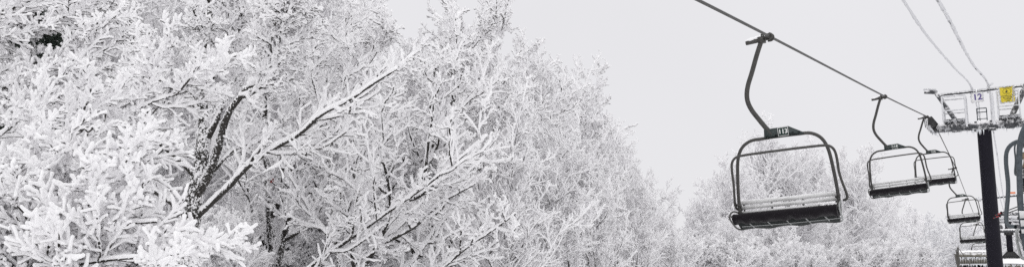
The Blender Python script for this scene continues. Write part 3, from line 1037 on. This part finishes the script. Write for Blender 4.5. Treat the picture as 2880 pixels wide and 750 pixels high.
# ---- frosted communication cables
rngc = np.random.default_rng(8)
for pts, r, lb in (([(2400, -210, 12.6), (2541, 2, 17.8), (2609, 103, 22.1), (2683, 190, 30.0), (2733, 248, 39.5), (2758, 345, 47.0), (2778, 430, 55.4), (2798, 507, 67.5), (2823, 592, 89.0)], 0.031,
                    'thinner, left one of two frosted cables running from the top edge past the tower'),
                   ([(2540, -180, 12.4), (2638, 0, 17.2), (2675, 66, 20.2), (2698, 112, 22.6), (2737, 182, 28.4), (2781, 244, 39.6), (2792, 354, 44.3), (2806, 443, 51.7), (2815, 510, 58.0), (2829, 592, 88.0)], 0.037,
                    'thicker, right one of the two frosted cables, with dark bare patches')):
    P = resample(np.array([at(*p) for p in pts]), 420)
    c = link('cable', mesh_quads('cable', *tubes(P[None], np.full((1, 420), r), 9, rngc, 0.22), M['cable' if r < 0.035 else 'cable_bare']))
    tag(c, lb, 'cable', 'frosted cables above the lift line')

# ---- the near tower
rt = np.random.default_rng(14)
TW = LF(44.5, -1.45, 0.0)
tower = empty('lift_tower', (TW[0], TW[1], 0.15), 'tall dark lift tower with a frosted crossarm, work baskets and sign 12', 'lift tower', None, (0, 0, -AZ))
gz = float(ground_z(TW[0], TW[1]))
zs_ = np.linspace(gz - 0.3, 4.45, 14)
pole = tubes(np.stack([np.zeros(14), np.zeros(14), zs_], 1)[None], np.linspace(0.315, 0.285, 14)[None], 28, tip=False)
po = part('pole', pole, M['pole_paint'], tower, True)
part('pole_cap', [box((0, 0, 4.47), (0.95, 0.75, 0.06))], M['beam'], po, bev=0.01)
arm = [box((0, -0.17, 4.63), (4.3, 0.10, 0.26)), box((0, 0.17, 4.63), (4.3, 0.10, 0.26)), box((0, 0, 4.52), (4.2, 0.24, 0.03))]
arm += [box((x, 0, 4.80), (0.10, 0.62, 0.08)) for x in (-2.0, -1.45, -0.85, -0.3, 0.3, 0.85, 1.45, 2.0)]
ca = part('crossarm', arm, M['beam'], tower, bev=0.01)
sn = []
for y in (-0.2, 0.2):
    P = np.stack([np.linspace(-2.15, 2.15, 60), np.full(60, y), 4.77 + rt.normal(0, 0.012, 60)], 1)
    sn.append(tubes(P[None], rt.uniform(0.03, 0.075, (1, 60)), 7, rt, 0.3))
P = np.stack([np.linspace(-0.55, 0.55, 20), np.full(20, -0.25), 4.80 + rt.normal(0, 0.012, 20)], 1)
sn.append(tubes(P[None], rt.uniform(0.03, 0.06, (1, 20)), 7, rt, 0.3))
part('arm_snow', sn, M['branch_snow'], ca, True)
pts = np.stack([rt.uniform(-2.15, 2.15, 150), rt.choice([-0.21, 0.21], 150), np.full(150, 4.51)], 1)
part('icicles', icicles(rt, pts, 0.03, 0.13, 0.012), M['ice'], ca, True, kind='stuff')
pts = np.stack([rt.uniform(-0.45, 0.0, 14), np.full(14, -0.36), np.full(14, 4.45)], 1)
part('icicles', icicles(rt, pts, 0.08, 0.26, 0.022), M['ice'], po, True, kind='stuff')


def rail(pts, r=0.032, n=None):
    pts = np.asarray(pts, float)
    segs = []
    for a, b in zip(pts[:-1], pts[1:]):
        k = max(4, int(np.linalg.norm(b - a) / 0.06))
        P = a + (b - a) * np.linspace(0, 1, k)[:, None]
        segs.append(tubes(P[None], np.full((1, k), r), 7, rt, 0.22))
    return segs


for x0, x1 in ((-1.56, -0.64), (0.62, 1.44)):
    ba = []
    for y in (-0.55, 0.55):
        ba += rail([(x0, y, 4.88), (x0, y, 6.02), (x1, y, 6.02), (x1, y, 4.88)], 0.034)
        ba += rail([(x0, y, 5.38), (x1, y, 5.38)], 0.028)
    for x in (x0, x1):
        ba += rail([(x, -0.55, 6.02), (x, 0.55, 6.02)], 0.034) + rail([(x, -0.55, 5.38), (x, 0.55, 5.38)], 0.026)
    ba += rail([(x1 - (0.0 if x0 < 0 else 1.0) + (0.0), -0.60, 4.6), (x1 - (0.0 if x0 < 0 else 1.0), -0.60, 6.0)], 0.046)
    bk = part('work_basket', ba, M['rime'], tower, True)
    part('basket_floor', [box(((x0 + x1) / 2, 0, 4.88), (x1 - x0, 1.1, 0.05)), box(((x0 + x1) / 2, -0.56, 4.93), (x1 - x0, 0.02, 0.12))], M['beam'], bk, bev=0.005)
    xm = (x0 + x1) / 2
    part('hook_bracket', [box((xm, -0.30, 4.62), (0.34, 0.12, 0.40)), box((xm - 0.2, -0.34, 4.74), (0.06, 0.1, 0.3)), box((xm + 0.2, -0.34, 4.74), (0.06, 0.1, 0.3))], M['beam'], bk, bev=0.01)
    part('rime_feathers', [rime_spikes(rt, (x0, -0.55, 4.9), (x1, -0.55, 4.9), 160, 0.11, 0.016), rime_spikes(rt, (x0, -0.25, 4.55), (x1, -0.25, 4.75), 160, 0.12, 0.016)], M['rime'], bk, True, kind='stuff')
# lifting frame above the crossarm
lf = [bar((-1.00, 0, 4.78), (-1.82, 0, 6.32), 0.15, 0.19), bar((-1.76, 0, 6.32), (-2.30, 0, 6.40), 0.15, 0.16), bar((1.02, 0, 4.78), (2.05, 0, 6.90), 0.17, 0.22), bar((2.0, 0, 6.86), (2.6, 0, 6.92), 0.16, 0.17)]
lfr = part('lifting_frame', lf[:2], M['beam'], tower, bev=0.01)
part('lifting_frame', lf[2:], M['beam'], tower, bev=0.01)
part('top_rail', rail([(-1.70, 0.0, 6.18), (0.0, 0.0, 6.22), (1.72, 0.0, 6.28)], 0.055), M['beam'], lfr, True)
part('rail_snow', [tubes(np.stack([np.linspace(-1.8, 1.7, 60), np.full(60, -0.01), 6.235 + np.linspace(0, 0.1, 60) + rt.normal(0, 0.008, 60)], 1)[None], rt.uniform(0.015, 0.042, (1, 60)), 7, rt, 0.3),
                   tubes(np.stack([np.linspace(-1.80, -2.30, 14), np.zeros(14), np.linspace(6.43, 6.50, 14)], 1)[None], rt.uniform(0.03, 0.06, (1, 14)), 7, rt, 0.3),
                   rime_spikes(rt, (-1.00, -0.08, 4.95), (-1.82, -0.08, 6.42), 90, 0.06, 0.013), rime_spikes(rt, (1.02, -0.09, 4.95), (2.05, -0.09, 6.95), 110, 0.06, 0.013),
                   rime_spikes(rt, (-1.82, -0.05, 6.44), (-2.30, -0.05, 6.5), 60, 0.07, 0.013), rime_spikes(rt, (-1.8, 0, 6.2), (1.72, 0, 6.30), 200, 0.07, 0.012)], M['rime'], lfr, True)
lad = rail([(-0.22, -0.1, 4.78), (-0.22, -0.1, 5.42), (0.16, -0.1, 5.42), (0.16, -0.1, 4.78)], 0.022) + rail([(-0.22, -0.1, 5.25), (0.16, -0.1, 5.25)], 0.018) + rail([(-0.22, -0.1, 4.95), (0.16, -0.1, 4.95)], 0.018)
part('ladder_hoop', lad, M['steel_frost'], tower, True)
part('post', rail([(-0.12, -0.05, 4.75), (-0.12, -0.05, 6.15)], 0.026), M['rime'], tower, True)
part('saddle', rail([(-0.36, 0.05, 6.1), (-0.36, 0.05, 6.42)], 0.06), M['rime'], tower, True)
part('saddle', rail([(0.28, 0.05, 6.1), (0.28, 0.05, 6.40), (0.50, 0.05, 6.52)], 0.055), M['rime'], tower, True)
# sheave trains
for sx in (-2.0, 2.0):
    sh = part('sheave_train', [box((sx - 0.02 * (1 if sx < 0 else -1), 0, 4.72), (0.06, 3.4, 0.14)), box((sx, 0.0, 4.60), (0.22, 0.9, 0.16))], M['black_steel'], tower, bev=0.01)
    for k in range(8):
        y = -1.75 + k * 0.5
        w = part('sheave', [tubes(np.array([[[sx - 0.075, y, 4.85], [sx - 0.04, y, 4.85], [sx, y, 4.85], [sx + 0.04, y, 4.85], [sx + 0.075, y, 4.85]]]), np.array([[0.19, 0.19, 0.16, 0.19, 0.19]]), 22, tip=True)], M['sheave_tyre'], sh, False)
    part('rope_catcher', [bar((sx - 0.20, y, 4.55), (sx - 0.24, y, 5.10), 0.03, 0.08, (0, 1, 0)) for y in (-1.8, -1.0, -0.2, 0.6, 1.4)], M['beam'], sh, bev=0.004)
    part('rime_feathers', [rime_spikes(rt, (sx - 0.1, -1.9, 4.6), (sx - 0.1, 1.9, 4.6), 120, 0.12, 0.014), rime_spikes(rt, (sx + 0.5 * (1 if sx < 0 else -1), -0.2, 4.6), (sx + 0.05, -0.2, 4.75), 90, 0.12, 0.016)], M['rime'], sh, True, kind='stuff')
    pts = np.stack([np.full(40, sx), rt.uniform(-1.8, 1.8, 40), np.full(40, 4.53)], 1)
    part('icicles', icicles(rt, pts, 0.03, 0.12, 0.012), M['ice'], sh, True, kind='stuff')

# signs on the tower, each hooked on by its own hanger
TM = Matrix.Translation((TW[0], TW[1], 0.15)) @ Matrix.Rotation(-AZ, 4, 'Z')


def on_tower(x, y, z):
    return TM @ Vector((x, y, z))


sg = empty('tower_sign', on_tower(-0.15, -0.60, 5.86), 'white square tower number sign reading 12 in purple', 'sign', None, (0, radians(-2), -AZ))
part('board', box((0, 0, 0), (0.46, 0.02, 0.40)), M['sign_white'], sg, bev=0.004)
text_mesh('number', '12', 0.37, M['purple'], sg, (0.02, -0.013, 0.0), bold=0.012)
part('hanger', rail([(0, 0.03, 0.20), (0, 0.3, 0.40)], 0.03), M['beam'], sg, True)
part('rime_edge', [rime_spikes(rt, a, b, 45, 0.05, 0.014) for a, b in (((-.23, 0, .2), (.23, 0, .2)), ((-.23, 0, -.2), (.23, 0, -.2)), ((-.23, 0, -.2), (-.23, 0, .2)), ((.23, 0, -.2), (.23, 0, .2)))], M['rime'], sg, True)

yg = empty('warning_sign', on_tower(1.02, -0.66, 5.86), 'yellow warning sign with a round emblem on the right work basket', 'sign', None, (0, radians(-2), -AZ))
part('board', box((0, 0, 0), (0.54, 0.02, 0.68)), M['yellow'], yg, bev=0.004)
th = np.linspace(0, 2 * pi, 40)
ringp = np.stack([0.155 * np.cos(th), np.full(40, -0.014), 0.14 + 0.125 * np.sin(th)], 1)
part('emblem', [tubes(ringp[None], np.full((1, 40), 0.006), 5, tip=False), path_tube([(-0.05, -0.014, 0.09), (-0.02, -0.014, 0.12), (-0.015, -0.014, 0.17)], [0.03, 0.022, 0.016], 6, 8), path_tube([(-0.015, -0.014, 0.19), (-0.014, -0.014, 0.21)], 0.016, 6, 4),
                path_tube([(-0.015, -0.014, 0.155), (0.05, -0.014, 0.15)], 0.010, 6, 4), path_tube([(-0.04, -0.014, 0.10), (0.03, -0.014, 0.085), (0.045, -0.014, 0.06)], 0.011, 6, 6)], M['ink'], yg, True)
text_mesh('heading', 'CAUTION', 0.075, M['ink'], yg, (0, -0.013, 0.305), bold=0.001)
for i, t in enumerate(('DANGEROUS TO', 'SKI UNDER', 'TOWER', 'LINE')):
    text_mesh('lettering', t, 0.07, M['ink'], yg, (0, -0.013, -0.06 - i * 0.075), bold=0.001)
part('rime_edge', [rime_spikes(rt, a, b, 60, 0.05, 0.016) for a, b in (((-.29, -.01, .35), (.29, -.01, .35)), ((-.29, -.01, -.35), (.29, -.01, -.35)), ((-.29, -.01, -.35), (-.29, -.01, .35)), ((.29, -.01, -.35), (.29, -.01, .35)), ((.18, -.02, -.3), (.26, -.02, .3)))], M['rime'], yg, True)
part('bracket', rail([(-0.2, 0.02, 0.1), (-0.2, 0.12, 0.1)], 0.02) + rail([(0.2, 0.02, 0.1), (0.2, 0.12, 0.1)], 0.02), M['beam'], yg, True)

# ---- the rider on the second chair of the right-hand rope, seated facing away
CR = LF(25.2, 0.58, 4.20)


def skin_body(name, verts, edges, radii, mat, parent, levels=2):
    me = bpy.data.meshes.new(name)
    me.from_pydata([tuple(v) for v in verts], edges, [])
    o = link(name, me, parent)
    md = o.modifiers.new('skin', 'SKIN')
    for i, r in enumerate(radii):
        sv = me.skin_vertices[0].data[i]
        sv.radius = r if isinstance(r, tuple) else (r, r)
        sv.use_root = i == 0
    md.use_smooth_shade = True
    sd = o.modifiers.new('subsurf', 'SUBSURF')
    sd.levels = levels
    sd.render_levels = levels
    me.materials.append(mat)
    return o


seat_z = CR[2] - 2.77
pr_o = CR + LAT * (-0.46) + FW * 0.10
person = empty('person', (pr_o[0], pr_o[1], seat_z), 'person in a beige jacket and dark helmet seated on the chair at the right edge', 'person', None, (0, 0, -AZ))
# local: x to the rider's right, y forward (away from the camera), z up from the seat
sh_, el = 0.205, 0.27
V = [(0, 0, 0.10), (0, 0.0, 0.28), (0, 0.0, 0.46), (0, 0.02, 0.545), (0, 0.05, 0.63), (0, 0.07, 0.72), (0, 0.065, 0.78),
     (-sh_ * .6, 0, 0.49), (-sh_, 0.01, 0.46), (-el, 0.08, 0.22), (-0.20, 0.30, 0.14), (-0.15, 0.38, 0.13),
     (sh_ * .6, 0, 0.49), (sh_, 0.01, 0.46), (el, 0.08, 0.22), (0.20, 0.30, 0.14), (0.15, 0.38, 0.13),
     (-0.10, 0.06, 0.07), (-0.13, 0.46, 0.09), (-0.13, 0.52, -0.32), (-0.13, 0.50, -0.36), (-0.13, 0.66, -0.38),
     (0.10, 0.06, 0.07), (0.13, 0.46, 0.09), (0.13, 0.52, -0.32), (0.13, 0.50, -0.36), (0.13, 0.66, -0.38)]
E_ = [(0, 1), (1, 2), (2, 3), (3, 4), (4, 5), (5, 6), (2, 7), (7, 8), (8, 9), (9, 10), (10, 11), (2, 12), (12, 13), (13, 14), (14, 15), (15, 16), (0, 17), (17, 18), (18, 19), (19, 20), (20, 21), (0, 22), (22, 23), (23, 24), (24, 25), (25, 26)]
Rr = [(.165, .12), (.165, .12), (.19, .12), (.075, .07), (.075, .085), (.085, .105), (.06, .075), .09, .075, .058, .045, .042, .09, .075, .058, .045, .042, .10, .085, .065, .06, .055, .10, .085, .065, .06, .055]
skin_body('body', V, E_, Rr, M['beige'], person)
# trousers and boots over the legs
V2 = [(0, 0.02, 0.06), (-0.10, 0.06, 0.07), (-0.13, 0.46, 0.09), (-0.13, 0.52, -0.34), (-0.13, 0.69, -0.385), (0.10, 0.06, 0.07), (0.13, 0.46, 0.09), (0.13, 0.52, -0.34), (0.13, 0.69, -0.385)]
skin_body('trousers', V2, [(0, 1), (1, 2), (2, 3), (3, 4), (0, 5), (5, 6), (6, 7), (7, 8)], [(.18, .125), .115, .10, .082, .07, .115, .10, .082, .07], M['trousers'], person)
hl = []
for k in range(9):
    f = k / 8
    hl.append((0, 0.065 + 0.01 * f, 0.66 + 0.22 * f))
hr = [0.09, 0.118, 0.130, 0.135, 0.135, 0.128, 0.112, 0.08, 0.03]
part('helmet', tubes(np.array([hl]), np.array([hr]), 20, tip=True), M['helmet'], person, True)
part('face', [tubes(np.array([[[0, 0.13, 0.665], [0, 0.14, 0.70], [0, 0.142, 0.745], [0, 0.14, 0.79]]]), np.array([[0.045, 0.062, 0.066, 0.04]]), 12, tip=True), path_tube([(0, 0.195, 0.745), (0, 0.225, 0.715), (0, 0.195, 0.708)], 0.014, 6, 6)], M['skin'], person, True)
part('goggles', tubes(np.array([[[-0.085, 0.175, 0.765], [-0.03, 0.205, 0.765], [0.03, 0.205, 0.765], [0.085, 0.175, 0.765]]]), np.full((1, 4), 0.032), 8), M['helmet'], person, True)
for s in (-1, 1):
    hp = np.array([s * 0.13, 0.42, 0.135])
    gl = [path_tube([hp + (0, -0.05, 0), hp, hp + (-s * 0.02, 0.05, 0.005)], [0.038, 0.048, 0.044], 10, 8)]
    for k in range(4):
        q = hp + np.array([-s * (0.045 - 0.028 * k) - s * 0.01, 0.06, 0.012])
        gl.append(path_tube([q, q + (0, 0.032 - 0.005 * abs(k - 1), -0.006), q + (0, 0.030, -0.045), q + (0, 0.0, -0.055)], [0.0125, 0.0125, 0.011, 0.009], 7, 10))
    q = hp + np.array([-s * 0.045, 0.0, 0.0])
    gl.append(path_tube([q, q + (-s * 0.02, 0.03, -0.02), q + (-s * 0.012, 0.055, -0.045)], [0.015, 0.013, 0.010], 7, 8))
    part('glove', gl, M['trousers'], person, True)
for s in (-1, 1):
    sk = empty('ski', (pr_o[0], pr_o[1], seat_z), 'ski on the %s boot of the rider in the beige jacket' % ('left' if s < 0 else 'right'), 'ski', 'skis worn by the seated rider', (0, 0, -AZ))
    n = 14
    yy = np.linspace(-0.15, 1.5, n)
    zz = -0.47 + 0.12 * np.clip((yy - 1.15) / 0.35, 0, 1) ** 2
    q = [bar((s * 0.13, a, c), (s * 0.13, b, d), 0.085, 0.014) for a, b, c, d in zip(yy[:-1], yy[1:], zz[:-1], zz[1:])]
    part('blade', q, M['black_steel'], sk)
    part('binding', [box((s * 0.13, 0.45, -0.445), (0.07, 0.10, 0.04)), box((s * 0.13, 0.80, -0.445), (0.07, 0.08, 0.04))], M['black_steel'], sk, bev=0.004)
# poles held across the lap, their red tips pointing left
for (px, py), (qx, qy), lb in (((2800, 604), (2938, 551), 'upper ski pole with a red tip sticking out left of the seated rider'), ((2795, 612), (2936, 562), 'lower ski pole with a red tip sticking out left of the seated rider')):
    tipp = Vector(at(px, py, 21.6))
    hp = Vector(at(qx, qy, 21.9))
    d = (hp - tipp)
    L = d.length
    d.normalize()
    pr = empty('ski_pole', tipp, lb, 'ski pole', 'ski poles held by the seated rider')
    a = np.array(d)
    part('shaft', path_tube([a * 0.0, a * L * 0.5, a * (L - 0.1)], 0.013, 8, 10), M['black_steel'], pr, True)
    part('tip', path_tube([-a * 0.02, a * 0.06, a * 0.16], [0.006, 0.014, 0.013], 8, 8), M['red'], pr, True)
    part('basket', path_tube([a * 0.165, a * 0.18, a * 0.195], [0.036, 0.04, 0.02], 12, 5), M['black_steel'], pr, True)
    part('handle', path_tube([a * (L - 0.1), a * L, a * (L + 0.06)], [0.018, 0.02, 0.022], 8, 8), M['black_steel'], pr, True)

# ---- the far terminal tower with its return wheel
t2 = at(2843, 724, 88.0)
t2_top = at(2835, 597, 88.0)
ft = empty('return_tower', (t2[0], t2[1], t2[2]), 'smaller dark far tower standing on a snowy platform, with a big return wheel', 'lift tower', None, (0, 0, -AZ))
H2 = float(t2_top[2] - t2[2])
part('pole', bar((0, 0, 0.2), (0, 0, H2 - 0.5), 0.55, 0.55, (0, 1, 0)), M['pole_paint'], ft, bev=0.04)
part('base', [prism([(-0.80, 0.0), (0.80, 0.0), (0.80, 0.10), (0.34, 0.62), (-0.34, 0.62), (-0.80, 0.10)], -0.55, 0.55)], M['black_steel'], ft)
rf = np.random.default_rng(77)
cr = part('crossarm', [box((0, -0.2, H2 - 0.12), (2.7, 0.3, 0.34)), box((0, 0, H2 - 0.95), (2.5, 0.4, 0.16)), box((0, 0, H2 - 0.62), (2.4, 0.3, 0.10))], M['beam'], ft, bev=0.02)
part('arm_snow', [tubes(np.stack([np.linspace(-1.3, 1.3, 30), np.full(30, -0.3), np.full(30, z) + rf.normal(0, 0.02, 30)], 1)[None], rf.uniform(0.05, 0.13, (1, 30)), 7, rf, 0.3) for z in (H2 - 0.50, H2 - 0.80)] + [rime_spikes(rf, (-1.3, -0.3, H2 - 0.7), (1.3, -0.3, H2 - 0.7), 150, 0.2, 0.03)], M['rime'], cr, True)
part('post', [bar((x, 0, H2 - 1.2), (x, 0, H2 + 0.35), 0.12, 0.12, (0, 1, 0)) for x in (-1.15, 1.15)], M['rime'], ft)
zb = float(bw_c[2] - t2[2])
th = np.linspace(0, 2 * pi, 65)
wheel = part('return_wheel', [tubes(np.stack([2.0 * np.cos(th), 2.0 * np.sin(th), np.full(65, zb)], 1)[None], np.full((1, 65), 0.10), 10, tip=False)], M['black_steel'], ft, True)
part('hub', [tubes(np.array([[[0, 0, zb - 0.35], [0, 0, zb + 0.25]]]), np.full((1, 2), 0.42), 20)], M['black_steel'], wheel, True)
for k in range(6):
    a = k * pi / 3 + 0.3
    part('spoke', bar((0.4 * cos(a), 0.4 * sin(a), zb), (1.95 * cos(a), 1.95 * sin(a), zb), 0.10, 0.10), M['black_steel'], wheel)
part('wheel_guard', [tubes(np.stack([2.12 * np.cos(t), 2.12 * np.sin(t), np.full(40, zb + 0.10)], 1)[None], np.full((1, 40), 0.16), 8, rf, 0.15) for t in (np.linspace(pi * 1.05, pi * 1.95, 40),)], M['beam'], wheel, True)
part('cover', [prism([(-2.1, zb + 0.28), (-0.35, zb + 0.95), (-0.35, zb + 0.86), (-1.95, zb + 0.22)], -0.5, 0.5), prism([(2.1, zb + 0.28), (0.35, zb + 0.95), (0.35, zb + 0.86), (1.95, zb + 0.22)], -0.5, 0.5)], M['rime'], ft)
part('drum', [box((-1.15, 0.3, zb + 0.42), (1.3, 0.8, 0.5)), box((1.15, 0.3, zb + 0.42), (1.3, 0.8, 0.5))], M['dull_grey'], ft, bev=0.12)

# boom above the far tower
bl, br = at(2752, 559, 92.0), at(2862, 548, 92.0)
bm = empty('boom', bl, 'long thin frosted boom above the far tower, with an orange tip behind the chair', 'boom')
v = br - bl
part('arm', path_tube([v * 0, v * 0.5, v], 0.13, 10, 20), M['beam'], bm, True)
part('arm_snow', tubes((v[None] * np.linspace(0, 1, 40)[:, None] + np.array([0, -0.02, 0.11]))[None], rf.uniform(0.04, 0.09, (1, 40)), 7, rf, 0.3), M['rime'], bm, True)
part('orange_tip', box(v * 0.87 + np.array([0, -0.05, 0.30]), (0.55, 0.12, 0.16)), M['orange'], bm, bev=0.02)
part('end_cap', tubes(np.array([[[-0.25, 0, 0], [0.0, 0, 0], [0.2, 0, 0]]]), np.array([[0.12, 0.24, 0.2]]), 9, rf, 0.3), M['rime'], bm, True)
for f in (0.40, 1.0):
    q = v * f
    part('post', bar(q - np.array([0, 0, 4.6]), q - np.array([0, 0, 0.1]), 0.16, 0.16, (0, 1, 0)), M['pole_paint'], bm)

# ---- snowy platform and hut of the terminal
pl = at(2814, 738, 76.0)
pf = empty('platform', (pl[0], pl[1], pl[2]), 'raised platform deep in snow with an icicle fringe under the far tower', 'platform', None, (0, 0, -AZ))
pz = float(t2[2] - pl[2])
nxp, nyp = 40, 40
X, Y = np.meshgrid(np.linspace(-0.1, 9.0, nxp), np.linspace(0, 16.0, nyp))
Z = pz - 0.02 + 0.05 * np.sin(X * 1.3 + 1) * np.cos(Y * 0.7) - 0.16 * np.exp(-Y / 0.18) + 0.03 * rf.normal(0, 1, X.shape) * (Y > 0.5) * 0.4
I = np.arange(nxp * nyp).reshape(nyp, nxp)
part('snow_cover', (np.stack([X, Y, Z], -1).reshape(-1, 3), np.stack([I[:-1, :-1], I[:-1, 1:], I[1:, 1:], I[1:, :-1]], -1).reshape(-1, 4)), M['snow'], pf, True)
part('deck', [box((4.4, 8.0, pz - 0.34), (9.0, 15.8, 0.22))], M['wood'], pf)
part('wall', [box((4.4, 8.2, pz - 3.4), (8.6, 15.0, 5.9))], M['dark_wall'], pf)
part('bracket', [box((x, 0.25, pz - 0.75), (0.14, 0.3, 0.6)) for x in (1.2, 2.6, 4.0)], M['bare_wood'], pf)
pts = np.stack([rf.uniform(0, 8.8, 90), np.full(90, 0.06), np.full(90, pz - 0.22)], 1)
part('icicles', icicles(rf, pts, 0.12, 0.42, 0.035), M['ice'], pf, True, kind='stuff')

hl_, hr_ = at(2697, 712, 70.0), at(2796, 705, 69.0)
hv = hr_ - hl_
hw = float(np.linalg.norm(hv[:2]))
hyaw = math.atan2(hv[1], hv[0])
hut = empty('lift_hut', (hl_[0], hl_[1], hl_[2]), 'low boarded lift hut with snow on its roof and icicles along the eave', 'hut', None, (0, 0, hyaw))
nxp, nyp = 30, 12
X, Y = np.meshgrid(np.linspace(-0.15, hw + 0.1, nxp), np.linspace(-0.1, 1.5, nyp))
Z = 0.10 + 0.10 * (1 - np.exp(-(Y + 0.1) / 0.15)) + 0.02 * rf.normal(0, 1, X.shape) + 0.01 * Y
I = np.arange(nxp * nyp).reshape(nyp, nxp)
part('roof_snow', (np.stack([X, Y, Z], -1).reshape(-1, 3), np.stack([I[:-1, :-1], I[:-1, 1:], I[1:, 1:], I[1:, :-1]], -1).reshape(-1, 4)), M['branch_snow'], hut, True)
part('roof', [box((hw / 2, 0.7, 0.02), (hw + 0.2, 1.5, 0.12)), box((hw / 2, -0.06, -0.12), (hw + 0.2, 0.05, 0.30))], M['wood'], hut)
part('boards', [box((0.1 + k * 0.16, 0.0, -0.56), (0.135, 0.04, 0.46)) for k in range(int(hw / 0.16))] + [box((hw / 2, 0.03, -0.33), (hw, 0.05, 0.06))], M['wood'], hut)
part('ledge', [box((hw / 2, -0.08, -0.82), (hw + 0.1, 0.22, 0.07))], M['rime'], hut)
part('wall', [box((hw / 2 - 0.02, 0.75, -3.2), (hw - 0.1, 1.3, 4.6)), box((hw / 2, 0.75, -0.5), (hw - 0.06, 1.3, 0.75))], M['dark_wall'], hut)
pts = np.stack([rf.uniform(0, hw, 70), np.full(70, -0.10), np.full(70, -0.27)], 1)
pts2 = np.stack([rf.uniform(0, hw, 60), np.full(60, -0.17), np.full(60, -0.85)], 1)
part('icicles', icicles(rf, np.vstack([pts, pts2]), 0.05, 0.24, 0.022), M['ice'], hut, True, kind='stuff')

POST = 'weathered posts beside the lift hut'
for (xa, ya), (xb, yb), r, lb in (((2700, 770), (2686, 712), 0.09, 'leftmost leaning post beside the lift hut'), ((2697, 770), (2694, 692), 0.075, 'tallest upright post beside the lift hut, capped with snow'),
                                  ((2702, 765), (2689, 701), 0.05, 'thin leaning post between the two thick ones beside the hut'), ((2711, 718), (2697, 698), 0.03, 'thin slanting stick against the left end of the hut')):
    a, b_ = at(xa, ya, 68.5), at(xb, yb, 68.5)
    a = a + (a - b_) * 1.2
    w = link('wooden_post', mesh_quads('wooden_post', *path_tube([a, (a + b_) / 2, b_], [r, r, r * 0.85], 9, 14, rf, 0.08), M['bare_wood']))
    tag(w, lb, 'post', POST)

# a few dry red leaves caught in the branches
lp = at(764, 508, 13.75)
lv_ = []
for k in range(5):
    a = rf.uniform(0, 2 * pi)
    c = lp + rf.normal(0, 0.02, 3)
    d = np.array([cos(a) * 0.05, sin(a) * 0.02, rf.uniform(-0.05, 0.03)])
    n_ = np.array([0.01, -0.012, 0.022])
    lv_.append((np.array([c, c + d * 0.5 + n_, c + d, c + d * 0.5 - n_]), np.array([[0, 1, 2, 3]])))
lf_ = link('leaf_cluster', mesh_quads('leaf_cluster', *join(lv_), M['leaf']))
tag(lf_, 'few withered dark red leaves caught on a snowy branch right of the thick trunk', 'leaves')
